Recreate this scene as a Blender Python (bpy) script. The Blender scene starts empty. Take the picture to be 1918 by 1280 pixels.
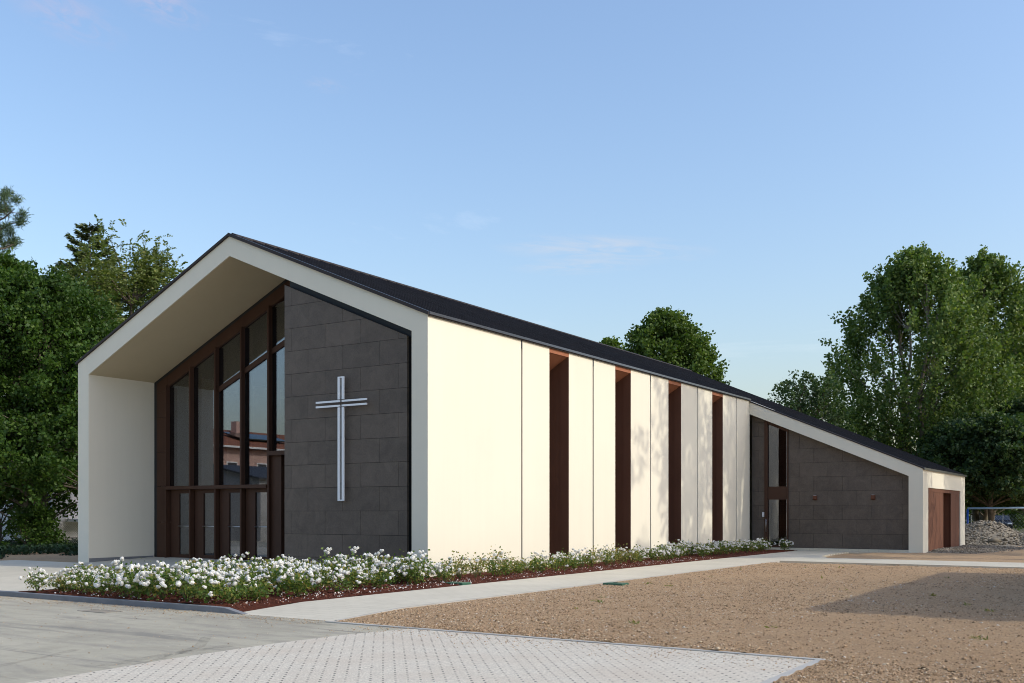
import bpy, bmesh, math, random
import numpy as np
from mathutils import Vector, Matrix
R = math.radians
random.seed(7)
rng = np.random.default_rng(7)
sc = bpy.context.scene
COL = sc.collection

# ------------------------------------------------------------------ materials
def mat(name, color=(.5, .5, .5), rough=.7, metal=0., spec=.5):
    m = bpy.data.materials.new(name); m.use_nodes = True
    nt = m.node_tree; b = nt.nodes['Principled BSDF']
    b.inputs['Base Color'].default_value = (*color, 1)
    b.inputs['Roughness'].default_value = rough
    b.inputs['Metallic'].default_value = metal
    b.inputs['Specular IOR Level'].default_value = spec
    return m

def N(m, t, **kw):
    n = m.node_tree.nodes.new(t)
    for k, v in kw.items(): setattr(n, k, v)
    return n
def L(m, a, b): m.node_tree.links.new(a, b)
def bsdf(m): return m.node_tree.nodes['Principled BSDF']

def coords(m, scale=(1, 1, 1), rot=(0, 0, 0), geo=True):
    mp = N(m, 'ShaderNodeMapping'); mp.inputs['Scale'].default_value = scale; mp.inputs['Rotation'].default_value = rot
    if geo:
        g = N(m, 'ShaderNodeNewGeometry'); L(m, g.outputs['Position'], mp.inputs['Vector'])
    else:
        g = N(m, 'ShaderNodeTexCoord'); L(m, g.outputs['Object'], mp.inputs['Vector'])
    return mp.outputs['Vector']

def noise(m, vec, scale, detail=6, rough=.6, dist=0.):
    n = N(m, 'ShaderNodeTexNoise'); n.inputs['Scale'].default_value = scale
    n.inputs['Detail'].default_value = detail; n.inputs['Roughness'].default_value = rough
    n.inputs['Distortion'].default_value = dist
    L(m, vec, n.inputs['Vector']); return n.outputs['Fac']

def ramp(m, fac, stops):
    r = N(m, 'ShaderNodeValToRGB'); cr = r.color_ramp
    while len(cr.elements) < len(stops): cr.elements.new(.5)
    for e, (p, c) in zip(cr.elements, stops):
        e.position = p; e.color = (*c, 1) if len(c) == 3 else c
    L(m, fac, r.inputs['Fac']); return r.outputs['Color']

def mixc(m, fac, a, b, mode='MIX'):
    x = N(m, 'ShaderNodeMix', data_type='RGBA', blend_type=mode)
    for s, v in ((x.inputs[0], fac), (x.inputs[6], a), (x.inputs[7], b)):
        if hasattr(v, 'links') or hasattr(v, 'is_linked'): L(m, v, s)
        elif isinstance(v, (int, float)): s.default_value = v
        else: s.default_value = (*v, 1)
    return x.outputs[2]

def bump(m, fac, strength=.3, dist=.02):
    b = N(m, 'ShaderNodeBump'); b.inputs['Strength'].default_value = strength; b.inputs['Distance'].default_value = dist
    L(m, fac, b.inputs['Height']); L(m, b.outputs['Normal'], bsdf(m).inputs['Normal'])

def noisy(name, c0, c1, scale, rough=.8, bs=.2, bd=.01, fine=40, detail=8, spec=.4, metal=0, lo=.3, hi=.7):
    m = mat(name, c0, rough, metal, spec)
    v = coords(m)
    L(m, ramp(m, noise(m, v, scale, detail), [(lo, c0), (hi, c1)]), bsdf(m).inputs['Base Color'])
    if bs: bump(m, noise(m, v, fine, 4), bs, bd)
    return m

M = {}
# white render of the church
m = mat('white_render', (.8, .78, .7), .9, 0, .2); v = coords(m)
c = ramp(m, noise(m, v, .35, 5, .55), [(.3, (.725, .68, .562)), (.7, (.765, .715, .59))])
vs = coords(m, (2.5, 2.5, .12))
c = mixc(m, .08, c, ramp(m, noise(m, vs, 1.3, 6, .7), [(.35, (.57, .535, .435)), (.62, (.75, .70, .58))]))
L(m, c, bsdf(m).inputs['Base Color']); bump(m, noise(m, v, 160, 3), .12, .004); M['white'] = m
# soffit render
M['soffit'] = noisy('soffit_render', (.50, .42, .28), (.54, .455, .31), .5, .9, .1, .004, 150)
# dark slabs
def stone(name, ca, cb, warm):
    m = mat(name, ca, .62, 0, .45); v = coords(m)
    g = N(m, 'ShaderNodeNewGeometry')
    base = ramp(m, g.outputs['Random Per Island'], [(0, tuple(x * .82 for x in ca)), (1, tuple(x * 1.12 for x in cb))])
    c = mixc(m, .6, base, ramp(m, noise(m, v, 2.6, 9, .7, .7), [(.32, tuple(x * .58 for x in ca)), (.66, tuple(x * 1.12 for x in warm))]))
    c = mixc(m, .22, c, ramp(m, noise(m, v, 26, 5, .7), [(.35, tuple(x * .5 for x in ca)), (.7, tuple(x * 1.5 for x in cb))]))
    L(m, c, bsdf(m).inputs['Base Color']); bump(m, noise(m, v, 60, 5), .15, .005); return m
M['stone'] = stone('dark_stone_slab', (.100, .078, .061), (.122, .095, .074), (.132, .102, .078))
M['joint'] = mat('joint_black', (.012, .012, .013), .9)
M['membrane'] = mat('black_trim', (.012, .013, .016), .55)
# brown metal
def brownmetal(name, ca, cb, rough=.5):
    m = mat(name, ca, rough, .0, .2); v = coords(m, (1, 1, .35))
    L(m, ramp(m, noise(m, v, 1.6, 6), [(.3, ca), (.7, cb)]), bsdf(m).inputs['Base Color'])
    bump(m, noise(m, v, 30, 3), .04, .004); return m
M['brown'] = brownmetal('brown_metal', (.060, .029, .018), (.075, .037, .023))
M['slot'] = brownmetal('slot_brown_metal', (.125, .054, .032), (.15, .066, .040), .7)
M['rust'] = brownmetal('rust_brown_metal', (.125, .052, .030), (.155, .066, .038), .75)
M['lintel'] = brownmetal('tan_brown_metal', (.29, .115, .062), (.33, .135, .075), .8)
# roof metal
m = mat('roof_metal', (.035, .032, .034), .62, .0, .18); v = coords(m, (.5, 3, .5))
L(m, ramp(m, noise(m, v, 1.1, 5), [(.3, (.036, .030, .029)), (.7, (.050, .042, .041))]), bsdf(m).inputs['Base Color']); M['roof'] = m
M['flash'] = mat('metal_flashing', (.16, .16, .18), .28, .9)
M['gutter'] = mat('dark_gutter', (.05, .05, .055), .35, .6)
M['steel'] = mat('brushed_steel', (.6, .6, .6), .3, 1.)
M['crosswhite'] = mat('cross_white_enamel', (.8, .82, .84), .35, 0, .5)
# glass
def glass(name, refl, tint):
    m = bpy.data.materials.new(name); m.use_nodes = True; nt = m.node_tree; nt.nodes.clear()
    out = N(m, 'ShaderNodeOutputMaterial'); mx = N(m, 'ShaderNodeMixShader')
    fr = N(m, 'ShaderNodeLayerWeight'); fr.inputs['Blend'].default_value = .28
    mr = N(m, 'ShaderNodeMapRange'); mr.inputs['To Min'].default_value = refl; mr.inputs['To Max'].default_value = .62
    gl = N(m, 'ShaderNodeBsdfGlossy'); gl.inputs['Roughness'].default_value = .0; gl.inputs['Color'].default_value = (.80, .86, 1, 1)
    tr = N(m, 'ShaderNodeBsdfTransparent'); tr.inputs['Color'].default_value = (*tint, 1)
    L(m, fr.outputs['Fresnel'], mr.inputs['Value']); L(m, mr.outputs[0], mx.inputs[0])
    L(m, tr.outputs[0], mx.inputs[1]); L(m, gl.outputs[0], mx.inputs[2]); L(m, mx.outputs[0], out.inputs[0])
    return m
M['glass'] = glass('coated_glass', .13, (.60, .59, .53))
M['carglass'] = mat('car_window_glass', (.01, .012, .016), .05, 0, .8)
# ground
M['base'] = noisy('rough_ground', (.10, .085, .05), (.07, .085, .03), .12, .95, .5, .05, 6)
m = mat('plaza_paving', (.4, .38, .35), .85, 0, .3); v = coords(m)
c = ramp(m, noise(m, v, .5, 8, .65), [(.3, (.53, .485, .385)), (.7, (.63, .58, .465))])
br = N(m, 'ShaderNodeTexBrick'); br.inputs['Scale'].default_value = 1; br.inputs['Brick Width'].default_value = .4; br.inputs['Row Height'].default_value = .2
br.inputs['Mortar Size'].default_value = .006; br.inputs['Color1'].default_value = (.95, .95, .95, 1); br.inputs['Color2'].default_value = (1, 1, 1, 1); br.inputs['Mortar'].default_value = (.72, .70, .66, 1)
L(m, v, br.inputs['Vector'])
c = mixc(m, .8, c, br.outputs['Color'], 'MULTIPLY')
L(m, c, bsdf(m).inputs['Base Color']); bump(m, noise(m, v, 90, 4), .2, .004); M['paving'] = m
# dusty lot
m = mat('dusty_asphalt', (.3, .29, .26), .92, 0, .25); v = coords(m)
c = ramp(m, noise(m, v, .33, 9, .7, .8), [(.28, (.29, .26, .19)), (.5, (.44, .40, .295)), (.72, (.53, .48, .36))])
v2 = coords(m, (.55, 2.4, 1), (0, 0, R(24)))
c = mixc(m, ramp(m, noise(m, v2, 1.1, 8, .72, .4), [(.48, (0, 0, 0)), (.70, (.75, .75, .75))]), c, (.235, .215, .18))
v3 = coords(m, (.35, 3.2, 1), (0, 0, R(-34)))
c = mixc(m, ramp(m, noise(m, v3, .9, 5, .6, .5), [(.57, (0, 0, 0)), (.68, (.7, .7, .7))]), c, (.17, .158, .135))
vo = N(m, 'ShaderNodeTexVoronoi'); vo.inputs['Scale'].default_value = 34; L(m, v, vo.inputs['Vector'])
c = mixc(m, ramp(m, vo.outputs['Distance'], [(.0, (.5, .5, .5)), (.22, (0, 0, 0))]), c, (.17, .16, .145))
c = mixc(m, .25, c, ramp(m, noise(m, v, 120, 3, .7), [(.3, (.12, .115, .10)), (.7, (.5, .48, .43))]))
L(m, c, bsdf(m).inputs['Base Color']); bump(m, noise(m, v, 70, 5, .7), .35, .008); M['lot'] = m
# soil
def soilmat(name, cs):
    m = mat(name, cs[0], .98, 0, .1); v = coords(m)
    c = ramp(m, noise(m, v, .55, 9, .7, .3), [(.3, cs[0]), (.52, cs[1]), (.72, cs[2])])
    c = mixc(m, .62, c, ramp(m, noise(m, v, 30, 8, .85), [(.32, tuple(x * .45 for x in cs[0])), (.55, cs[1]), (.72, tuple(min(1, x * 1.5) for x in cs[2]))]))
    L(m, c, bsdf(m).inputs['Base Color']); bump(m, noise(m, v, 26, 9, .85), 1., .06); return m
M['soil'] = soilmat('raked_soil', [(.45, .305, .18), (.57, .39, .235), (.64, .46, .29)])
M['mulch'] = soilmat('red_bark_mulch', [(.085, .026, .016), (.13, .042, .026), (.165, .058, .036)])
m = mat('pebble', (.3, .26, .2), .9, 0, .2); g = N(m, 'ShaderNodeNewGeometry')
L(m, ramp(m, g.outputs['Random Per Island'], [(0, (.18, .125, .075)), (.3, (.34, .23, .135)), (.7, (.55, .38, .23)), (.94, (.60, .48, .34)), (1, (.66, .60, .52))]), bsdf(m).inputs['Base Color']); M['pebble'] = m
m = mat('crushed_gravel', (.35, .33, .3), .95, 0, .2); g = N(m, 'ShaderNodeNewGeometry')
L(m, ramp(m, g.outputs['Random Per Island'], [(0, (.10, .082, .06)), (.6, (.235, .20, .15)), (1, (.42, .37, .30))]), bsdf(m).inputs['Base Color']); M['gravelstone'] = m
M['gravel'] = noisy('grey_gravel', (.19, .16, .12), (.33, .285, .22), 14, .95, .8, .04, 24)
M['kerb'] = noisy('grey_kerb_stone', (.155, .16, .17), (.21, .215, .225), 3, .8, .2, .005, 60)
M['edging'] = noisy('concrete_edging', (.36, .34, .30), (.46, .44, .40), 2, .9, .2, .006, 60)
M['petal_fall'] = mat('fallen_petal', (.75, .70, .66), .7)
M['green_plastic'] = mat('green_plastic', (.02, .10, .055), .5)
M['iron'] = noisy('cast_iron', (.20, .185, .155), (.28, .26, .22), 6, .8, .2, .004)
# leaves
def leafmat(name, stops, trans=.3, big=.25, dark=.65):
    m = bpy.data.materials.new(name); m.use_nodes = True; nt = m.node_tree; b = bsdf(m)
    g = N(m, 'ShaderNodeNewGeometry'); v = coords(m)
    c = ramp(m, g.outputs['Random Per Island'], stops)
    c = mixc(m, ramp(m, noise(m, v, big, 3), [(.38, (0, 0, 0)), (.62, (.45, .45, .45))]), c, tuple(x * dark for x in stops[0][1]))
    L(m, c, b.inputs['Base Color']); b.inputs['Roughness'].default_value = .55; b.inputs['Specular IOR Level'].default_value = .3
    t = N(m, 'ShaderNodeBsdfTranslucent'); L(m, mixc(m, 1, c, (1.25, 1.35, .55), 'MULTIPLY'), t.inputs['Color'])
    mx = N(m, 'ShaderNodeMixShader'); mx.inputs[0].default_value = trans
    L(m, b.outputs[0], mx.inputs[1]); L(m, t.outputs[0], mx.inputs[2])
    L(m, mx.outputs[0], nt.nodes['Material Output'].inputs['Surface']); return m
M['poplar'] = leafmat('poplar_leaf', [(0, (0.067, 0.124, 0.029)), (.5, (0.124, 0.196, 0.045)), (.9, (0.214, 0.278, 0.069)), (1, (0.339, 0.391, 0.139))])
M['maple'] = leafmat('maple_leaf', [(0, (0.060, 0.112, 0.019)), (.6, (0.105, 0.168, 0.030)), (1, (0.184, 0.248, 0.049))])
M['spruce'] = leafmat('spruce_needle', [(0, (0.049, 0.077, 0.022)), (.6, (0.084, 0.115, 0.032)), (1, (0.131, 0.152, 0.043))], .15)
M['pine'] = leafmat('pine_needle', [(0, (0.052, 0.096, 0.047)), (.6, (0.096, 0.152, 0.068)), (1, (0.166, 0.224, 0.108))], .15)
M['robinia'] = leafmat('robinia_leaf', [(0, (0.088, 0.128, 0.027)), (.5, (0.149, 0.192, 0.049)), (.9, (0.245, 0.280, 0.081)), (1, (0.385, 0.352, 0.121))], .35)
M['lush'] = leafmat('dark_lush_leaf', [(0, (0.032, 0.075, 0.012)), (.6, (0.060, 0.122, 0.016)), (1, (0.105, 0.170, 0.025))])
M['ivy'] = leafmat('ivy_leaf', [(0, (.012, .030, .012)), (.7, (.022, .050, .018)), (1, (.04, .08, .03))], .15)
M['hedge'] = leafmat('hedge_leaf', [(0, (0.052, 0.096, 0.016)), (.6, (0.096, 0.160, 0.027)), (1, (0.175, 0.240, 0.041))])
M['shadetone'] = leafmat('shade_toned_leaf', [(0, (0.032, 0.065, 0.023)), (.6, (0.052, 0.099, 0.032)), (1, (0.102, 0.145, 0.043))])  # leaf green darkened to carry the shade cast by neighbouring trees
M['brighthedge'] = leafmat('bright_cypress_leaf', [(0, (.07, .12, .02)), (.6, (.11, .17, .035)), (1, (.17, .22, .06))])
M['roseleaf'] = leafmat('rose_leaf', [(0, (.065, .125, .026)), (.5, (.14, .215, .044)), (.8, (.24, .26, .06)), (.95, (.38, .32, .09)), (1, (.42, .24, .09))], .35, 3)
M['dryrose'] = leafmat('yellowing_rose_leaf', [(0, (.10, .15, .03)), (.4, (.22, .23, .055)), (.75, (.40, .33, .11)), (1, (.46, .27, .11))], .3, 3, .8)
m = mat('rose_petal', (.93, .92, .88), .7, 0, .1); b = bsdf(m); t = N(m, 'ShaderNodeBsdfTranslucent'); t.inputs['Color'].default_value = (.85, .84, .78, 1)
mx = N(m, 'ShaderNodeMixShader'); mx.inputs[0].default_value = .35; L(m, b.outputs[0], mx.inputs[1]); L(m, t.outputs[0], mx.inputs[2]); L(m, mx.outputs[0], m.node_tree.nodes['Material Output'].inputs['Surface']); M['petal'] = m
M['stem'] = mat('rose_stem', (.09, .10, .03), .8)
M['bark'] = noisy('tree_bark', (.07, .055, .04), (.16, .13, .10), 7, .95, .6, .03, 20)
M['palebark'] = noisy('pale_bark', (.12, .105, .075), (.24, .21, .16), 6, .95, .5, .03, 20)

# ------------------------------------------------------------------ mesh helpers
class MB:
    def __init__(s): s.v = []; s.f = []
    def add(s, vs, fs):
        o = len(s.v); s.v += [tuple(p) for p in vs]; s.f += [tuple(i + o for i in f) for f in fs]
    def box(s, x0, x1, y0, y1, z0, z1):
        s.add([(x0, y0, z0), (x1, y0, z0), (x1, y1, z0), (x0, y1, z0), (x0, y0, z1), (x1, y0, z1), (x1, y1, z1), (x0, y1, z1)],
              [(0, 3, 2, 1), (4, 5, 6, 7), (0, 1, 5, 4), (1, 2, 6, 5), (2, 3, 7, 6), (3, 0, 4, 7)])
    def prism(s, poly, a0, a1, axis='y'):
        n = len(poly)
        ar = sum(poly[i][0] * poly[(i + 1) % n][1] - poly[(i + 1) % n][0] * poly[i][1] for i in range(n))
        if ar < 0: poly = poly[::-1]
        P = {'y': lambda p, a: (p[0], a, p[1]), 'x': lambda p, a: (a, p[0], p[1]), 'z': lambda p, a: (p[0], p[1], a)}[axis]
        vs = [P(p, a0) for p in poly] + [P(p, a1) for p in poly]
        fs = [tuple(range(n)), tuple(range(2 * n - 1, n - 1, -1))] + [(i, i + n, (i + 1) % n + n, (i + 1) % n) for i in range(n)]
        if axis == 'x' or axis == 'z': fs = [f[::-1] for f in fs]
        s.add(vs, fs)
    def quad(s, *p): s.add(p, [tuple(range(len(p)))])
    def tube(s, pts, rad, n=6, cap=True):
        pts = [Vector(p) for p in pts]; k = len(pts)
        if not isinstance(rad, (list, tuple)): rad = [rad] * k
        vs = []
        for i, p in enumerate(pts):
            t = (pts[min(i + 1, k - 1)] - pts[max(i - 1, 0)]).normalized()
            u = t.orthogonal().normalized() if abs(t.z) > .95 else t.cross(Vector((0, 0, 1))).normalized()
            w = t.cross(u)
            for j in range(n):
                a = 2 * math.pi * j / n; vs.append(p + (u * math.cos(a) + w * math.sin(a)) * rad[i])
        fs = [(i * n + j, i * n + (j + 1) % n, (i + 1) * n + (j + 1) % n, (i + 1) * n + j) for i in range(k - 1) for j in range(n)]
        if cap: fs += [tuple(range(n - 1, -1, -1)), tuple((k - 1) * n + j for j in range(n))]
        s.add(vs, fs)
    def build(s, name, m, parent=None, smooth=False, bevel=0.):
        me = bpy.data.meshes.new(name); me.from_pydata(s.v, [], s.f); me.update()
        return link(name, me, m, parent, smooth, bevel)

def link(name, me, m, parent=None, smooth=False, bevel=0.):
    if m is not None: me.materials.append(m)
    if smooth: me.polygons.foreach_set('use_smooth', [True] * len(me.polygons))
    o = bpy.data.objects.new(name, me); COL.objects.link(o)
    if parent is not None: adopt(o, parent)
    if bevel:
        b = o.modifiers.new('bevel', 'BEVEL'); b.width = bevel; b.segments = 2; b.limit_method = 'ANGLE'
    return o

def adopt(o, parent):
    o.parent = parent
    def world(p):
        b = Matrix.Translation(p.location) @ Matrix.Rotation(p.rotation_euler.z, 4, 'Z')
        return b if p.parent is None else world(p.parent) @ p.matrix_parent_inverse @ b
    mtx = world(parent)
    o.matrix_parent_inverse = mtx.inverted()

def tag(o, label=None, cat=None, group=None, kind=None):
    if label: o['label'] = label
    if cat: o['category'] = cat
    if group: o['group'] = group
    if kind: o['kind'] = kind
    return o
def thing(name, loc, label, cat, group=None):
    o = bpy.data.objects.new(name, None); COL.objects.link(o); o.location = loc; o.empty_display_size = .3
    return tag(o, label, cat, group)
def copy_tree(root):
    r = root.copy(); COL.objects.link(r)
    for ch in root.children:
        c = ch.copy(); COL.objects.link(c); c.parent = r
        for g in ch.children:
            d = g.copy(); COL.objects.link(d); d.parent = c
    return r
def fastmesh(name, V, F):
    """V (n,3) array, F (k,m) index array"""
    V = np.asarray(V, np.float32); F = np.asarray(F, np.int32); k, w = F.shape
    me = bpy.data.meshes.new(name)
    me.vertices.add(len(V)); me.vertices.foreach_set('co', V.ravel())
    me.loops.add(k * w); me.loops.foreach_set('vertex_index', F.ravel())
    me.polygons.add(k); me.polygons.foreach_set('loop_start', np.arange(0, k * w, w, dtype=np.int32))
    me.polygons.foreach_set('loop_total', np.full(k, w, np.int32))
    me.update(calc_edges=True); me.validate(); return me
def clip(poly, x0, x1, z0, z1):
    def half(p, f):
        out = []
        for i in range(len(p)):
            a, b = p[i], p[(i + 1) % len(p)]; fa, fb = f(a), f(b)
            if fa >= 0: out.append(a)
            if (fa > 0) != (fb > 0) and abs(fa - fb) > 1e-9:
                t = fa / (fa - fb); out.append((a[0] + (b[0] - a[0]) * t, a[1] + (b[1] - a[1]) * t))
        return out
    for f in (lambda p: p[0] - x0, lambda p: x1 - p[0], lambda p: p[1] - z0, lambda p: z1 - p[1]):
        if len(poly) < 3: return []
        poly = half(poly, f)
    return poly if len(poly) >= 3 else []

def slabs(mb, poly, y0, y1, w, h, xoff, zoff, gap=.008):
    xs = [p[0] for p in poly]; zs = [p[1] for p in poly]
    k = math.floor((min(zs) - zoff) / h)
    while zoff + k * h < max(zs):
        z0 = zoff + k * h; sh = xoff + (w / 2 if k % 2 == 0 else 0)
        i = math.floor((min(xs) - sh) / w)
        while sh + i * w < max(xs):
            p = clip(poly, sh + i * w + gap / 2, sh + (i + 1) * w - gap / 2, z0 + gap / 2, z0 + h - gap / 2)
            if p:
                d = random.uniform(-.0015, .0015); mb.prism(p, y0 + d, y1)
            i += 1
        k += 1

# ------------------------------------------------------------------ camera
CAM = Vector((15.2276, -19.979, 1.45))
cam = bpy.data.cameras.new('camera'); co = bpy.data.objects.new('camera', cam); COL.objects.link(co)
co.location = CAM; co.rotation_euler = (R(90), 0, R(32.607))
cam.sensor_width = 36; cam.lens = 1916.53 / 1918 * 36; cam.shift_y = 320 / 1918; cam.clip_end = 4000; cam.clip_start = .1
sc.camera = co
TH = R(32.607); FW = Vector((-math.sin(TH), math.cos(TH), 0)); RT = Vector((math.cos(TH), math.sin(TH), 0))
def at(px, d, z=-.15):
    """ground point at bearing px of the photograph and depth d metres"""
    p = CAM + FW * d + RT * ((px - 959) / 1916.53 * d); return Vector((p.x, p.y, z))

# ------------------------------------------------------------------ light
EL, AZ = R(36), R(12)
sun = bpy.data.lights.new('sun', 'SUN'); so = bpy.data.objects.new('sun', sun); COL.objects.link(so)
sv = Vector((math.cos(EL) * math.cos(AZ), math.cos(EL) * math.sin(AZ), math.sin(EL)))
so.rotation_euler = sv.to_track_quat('Z', 'Y').to_euler(); so.location = (60, 10, 40)
sun.energy = 2.0; sun.angle = R(.55); sun.color = (.72, .675, .565)
w = bpy.data.worlds.new('World'); sc.world = w; w.use_nodes = True; nt = w.node_tree
bg = nt.nodes['Background']; sky = nt.nodes.new('ShaderNodeTexSky'); sky.sky_type = 'NISHITA'; sky.sun_disc = False
sky.sun_elevation = EL; sky.sun_rotation = math.atan2(sv.x, sv.y); sky.air_density = 1.5; sky.dust_density = 2.5; sky.ozone_density = 4.6
tc = nt.nodes.new('ShaderNodeTexCoord'); mp = nt.nodes.new('ShaderNodeMapping'); mp.inputs['Scale'].default_value = (1.2, 1.2, 7); mp.inputs['Rotation'].default_value = (0, R(4), R(20))
nz = nt.nodes.new('ShaderNodeTexNoise'); nz.inputs['Scale'].default_value = 2.2; nz.inputs['Detail'].default_value = 9; nz.inputs['Roughness'].default_value = .62; nz.inputs['Distortion'].default_value = .5
rp = nt.nodes.new('ShaderNodeValToRGB'); rp.color_ramp.elements[0].position = .63; rp.color_ramp.elements[1].position = .85; rp.color_ramp.elements[1].color = (.16, .16, .16, 1)
mx = nt.nodes.new('ShaderNodeMix'); mx.data_type = 'RGBA'; mx.inputs[7].default_value = (7.0, 6.7, 6.6, 1)
nt.links.new(tc.outputs['Generated'], mp.inputs['Vector']); nt.links.new(mp.outputs[0], nz.inputs['Vector']); nt.links.new(nz.outputs['Fac'], rp.inputs['Fac'])
wb = nt.nodes.new('ShaderNodeMix'); wb.data_type = 'RGBA'; wb.blend_type = 'MULTIPLY'; wb.inputs[0].default_value = 1; wb.inputs[7].default_value = (1.02, .975, .995, 1); nt.links.new(sky.outputs[0], wb.inputs[6])
nt.links.new(wb.outputs[2], mx.inputs[6]); nt.links.new(rp.outputs['Color'], mx.inputs[0]); last = mx.outputs[2]
def dirvec(px, py): return (FW + RT * ((px - 959) / 1916.53) + Vector((0, 0, (960 - py) / 1916.53))).normalized()
def wisp(last, c, along, w_, h_, colr, amt, sc_):
    C_ = dirvec(*c); U_ = (dirvec(*along) - C_).normalized(); V_ = C_.cross(U_)
    def vm(op, a, b=None):
        n = nt.nodes.new('ShaderNodeVectorMath'); n.operation = op; nt.links.new(a, n.inputs[0])
        if b is not None: n.inputs[1].default_value = b
        return n
    d = vm('SUBTRACT', tc.outputs['Generated'], C_).outputs[0]; cb = nt.nodes.new('ShaderNodeCombineXYZ')
    for k, (ax, s_) in enumerate(((U_, w_), (V_, h_), (C_, .5))): nt.links.new(vm('DOT_PRODUCT', d, ax / s_).outputs['Value'], cb.inputs[k])
    g = nt.nodes.new('ShaderNodeTexGradient'); g.gradient_type = 'SPHERICAL'
    n = nt.nodes.new('ShaderNodeTexNoise'); n.inputs['Scale'].default_value = sc_; n.inputs['Detail'].default_value = 8; n.inputs['Roughness'].default_value = .62; n.inputs['Distortion'].default_value = .8
    nt.links.new(cb.outputs[0], g.inputs[0]); nt.links.new(cb.outputs[0], n.inputs[0]); r_ = nt.nodes.new('ShaderNodeMapRange'); r_.inputs[1].default_value = .40; r_.inputs[2].default_value = .72; nt.links.new(n.outputs[0], r_.inputs[0])
    m1 = nt.nodes.new('ShaderNodeMath'); m1.operation = 'MULTIPLY'; nt.links.new(g.outputs['Fac'], m1.inputs[0]); nt.links.new(r_.outputs[0], m1.inputs[1])
    m2 = nt.nodes.new('ShaderNodeMath'); m2.operation = 'MULTIPLY'; nt.links.new(m1.outputs[0], m2.inputs[0]); m2.inputs[1].default_value = amt; m2.use_clamp = True
    x = nt.nodes.new('ShaderNodeMix'); x.data_type = 'RGBA'; nt.links.new(m2.outputs[0], x.inputs[0]); nt.links.new(last, x.inputs[6]); x.inputs[7].default_value = (*colr, 1); nt.links.new(x.outputs[2], nt.nodes['Background'].inputs['Color']); return x.outputs[2]
last = wisp(last, (1130, 466), (1260, 470), .11, .016, (3.1, 3.2, 3.5), .95, 1.6)
last = wisp(last, (1080, 498), (1200, 496), .07, .010, (3.1, 3.2, 3.5), .6, 1.6)
last = wisp(last, (125, 30), (200, 62), .05, .022, (2.5, 2.45, 3.3), .8, 1.5)
last = wisp(last, (305, 8), (350, 26), .04, .018, (2.6, 2.5, 3.3), .9, 1.5)
last = wisp(last, (610, 160), (640, 166), .022, .008, (2.4, 2.6, 3.4), .5, 1.5)
bg.inputs["Strength"].default_value = .15
sc.view_settings.view_transform = 'Standard'; sc.view_settings.look = 'None'; sc.view_settings.exposure = .61; sc.view_settings.gamma = 1
sc.cycles.use_denoising = True; sc.cycles.denoising_prefilter = 'ACCURATE'
sc.cycles.filter_width = 1.0; sc.cycles.max_bounces = 8; sc.cycles.transparent_max_bounces = 12

# ------------------------------------------------------------------ ground
def sheet(name, pts, m, kind='structure'):
    mb = MB(); mb.quad(*pts); return tag(mb.build(name, m), kind=kind)
def rect(name, x0, x1, y0, y1, z, m): return sheet(name, [(x0, y0, z), (x1, y0, z), (x1, y1, z), (x0, y1, z)], m)
rect('ground', -900, 900, -900, 1400, -.36, M['base'])
rect('parking_lot', -70, 6.4, -60, -8.12, -.23, M['lot'])
rect('parking_lot', 2.4, 4.4, -8.12, -7.9, -.2305, M['lot'])
rect('parking_lot', 6.4, 60, -60, -22.0, -.232, M['lot'])
# plaza in front of the church
rect('plaza', -17.3, -4.1, -8.12, 0.0, -.150, M['paving'])
rect('plaza', -30, -17.3, -8.12, -.9, -.150, M['paving'])
mb = MB(); mb.quad((-13.42, 0, -.125), (-.5, 0, -.125), (-.5, 2.6, -.04), (-13.42, 2.6, -.04)); mb.quad((-3.7, -.35, -.149), (-3.7, 0, -.149), (-.5, 0, -.125), (-.5, -.35, -.149))
mb.quad((-13.42, 0, -.125), (-13.42, -.6, -.146), (-3.7, -.6, -.146), (-.5, 0, -.125))
tag(mb.build('portal_floor', M['paving']), kind='structure')
# footpath along the church, sloping to the lot
mb = MB()
mb.prism([(-8.20, -.34), (-6.6, -.34), (-6.6, -.15), (-8.20, -.226)], 2.22, 4.40, 'x'); mb.box(2.22, 4.40, -6.6, 22.3, -.34, -.15)
mb.prism([(4.40, 13.3), (30, 12.6), (30, 15.8), (4.40, 16.3)], -.34, -.15, 'z'); mb.box(-.3, 7.1, 22.3, 22.93, -.34, -.15); mb.box(-.3, 6.56, 22.93, 23.4, -.34, -.06)
mb.prism([(4.40, 16.3), (5.2, 16.284), (4.6, 17.6), (4.40, 19.5)], -.34, -.15, 'z')
tag(mb.build('footpath', M['paving']), kind='structure')
mb = MB(); mb.box(4.40, 4.455, -6.6, 13.3, -.3, -.146); mb.prism([(-8.14, -.3), (-6.6, -.3), (-6.6, -.146), (-8.14, -.218)], 4.40, 4.455, 'x')
tag(mb.build('path_edging', M['edging']), kind='structure')
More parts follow.
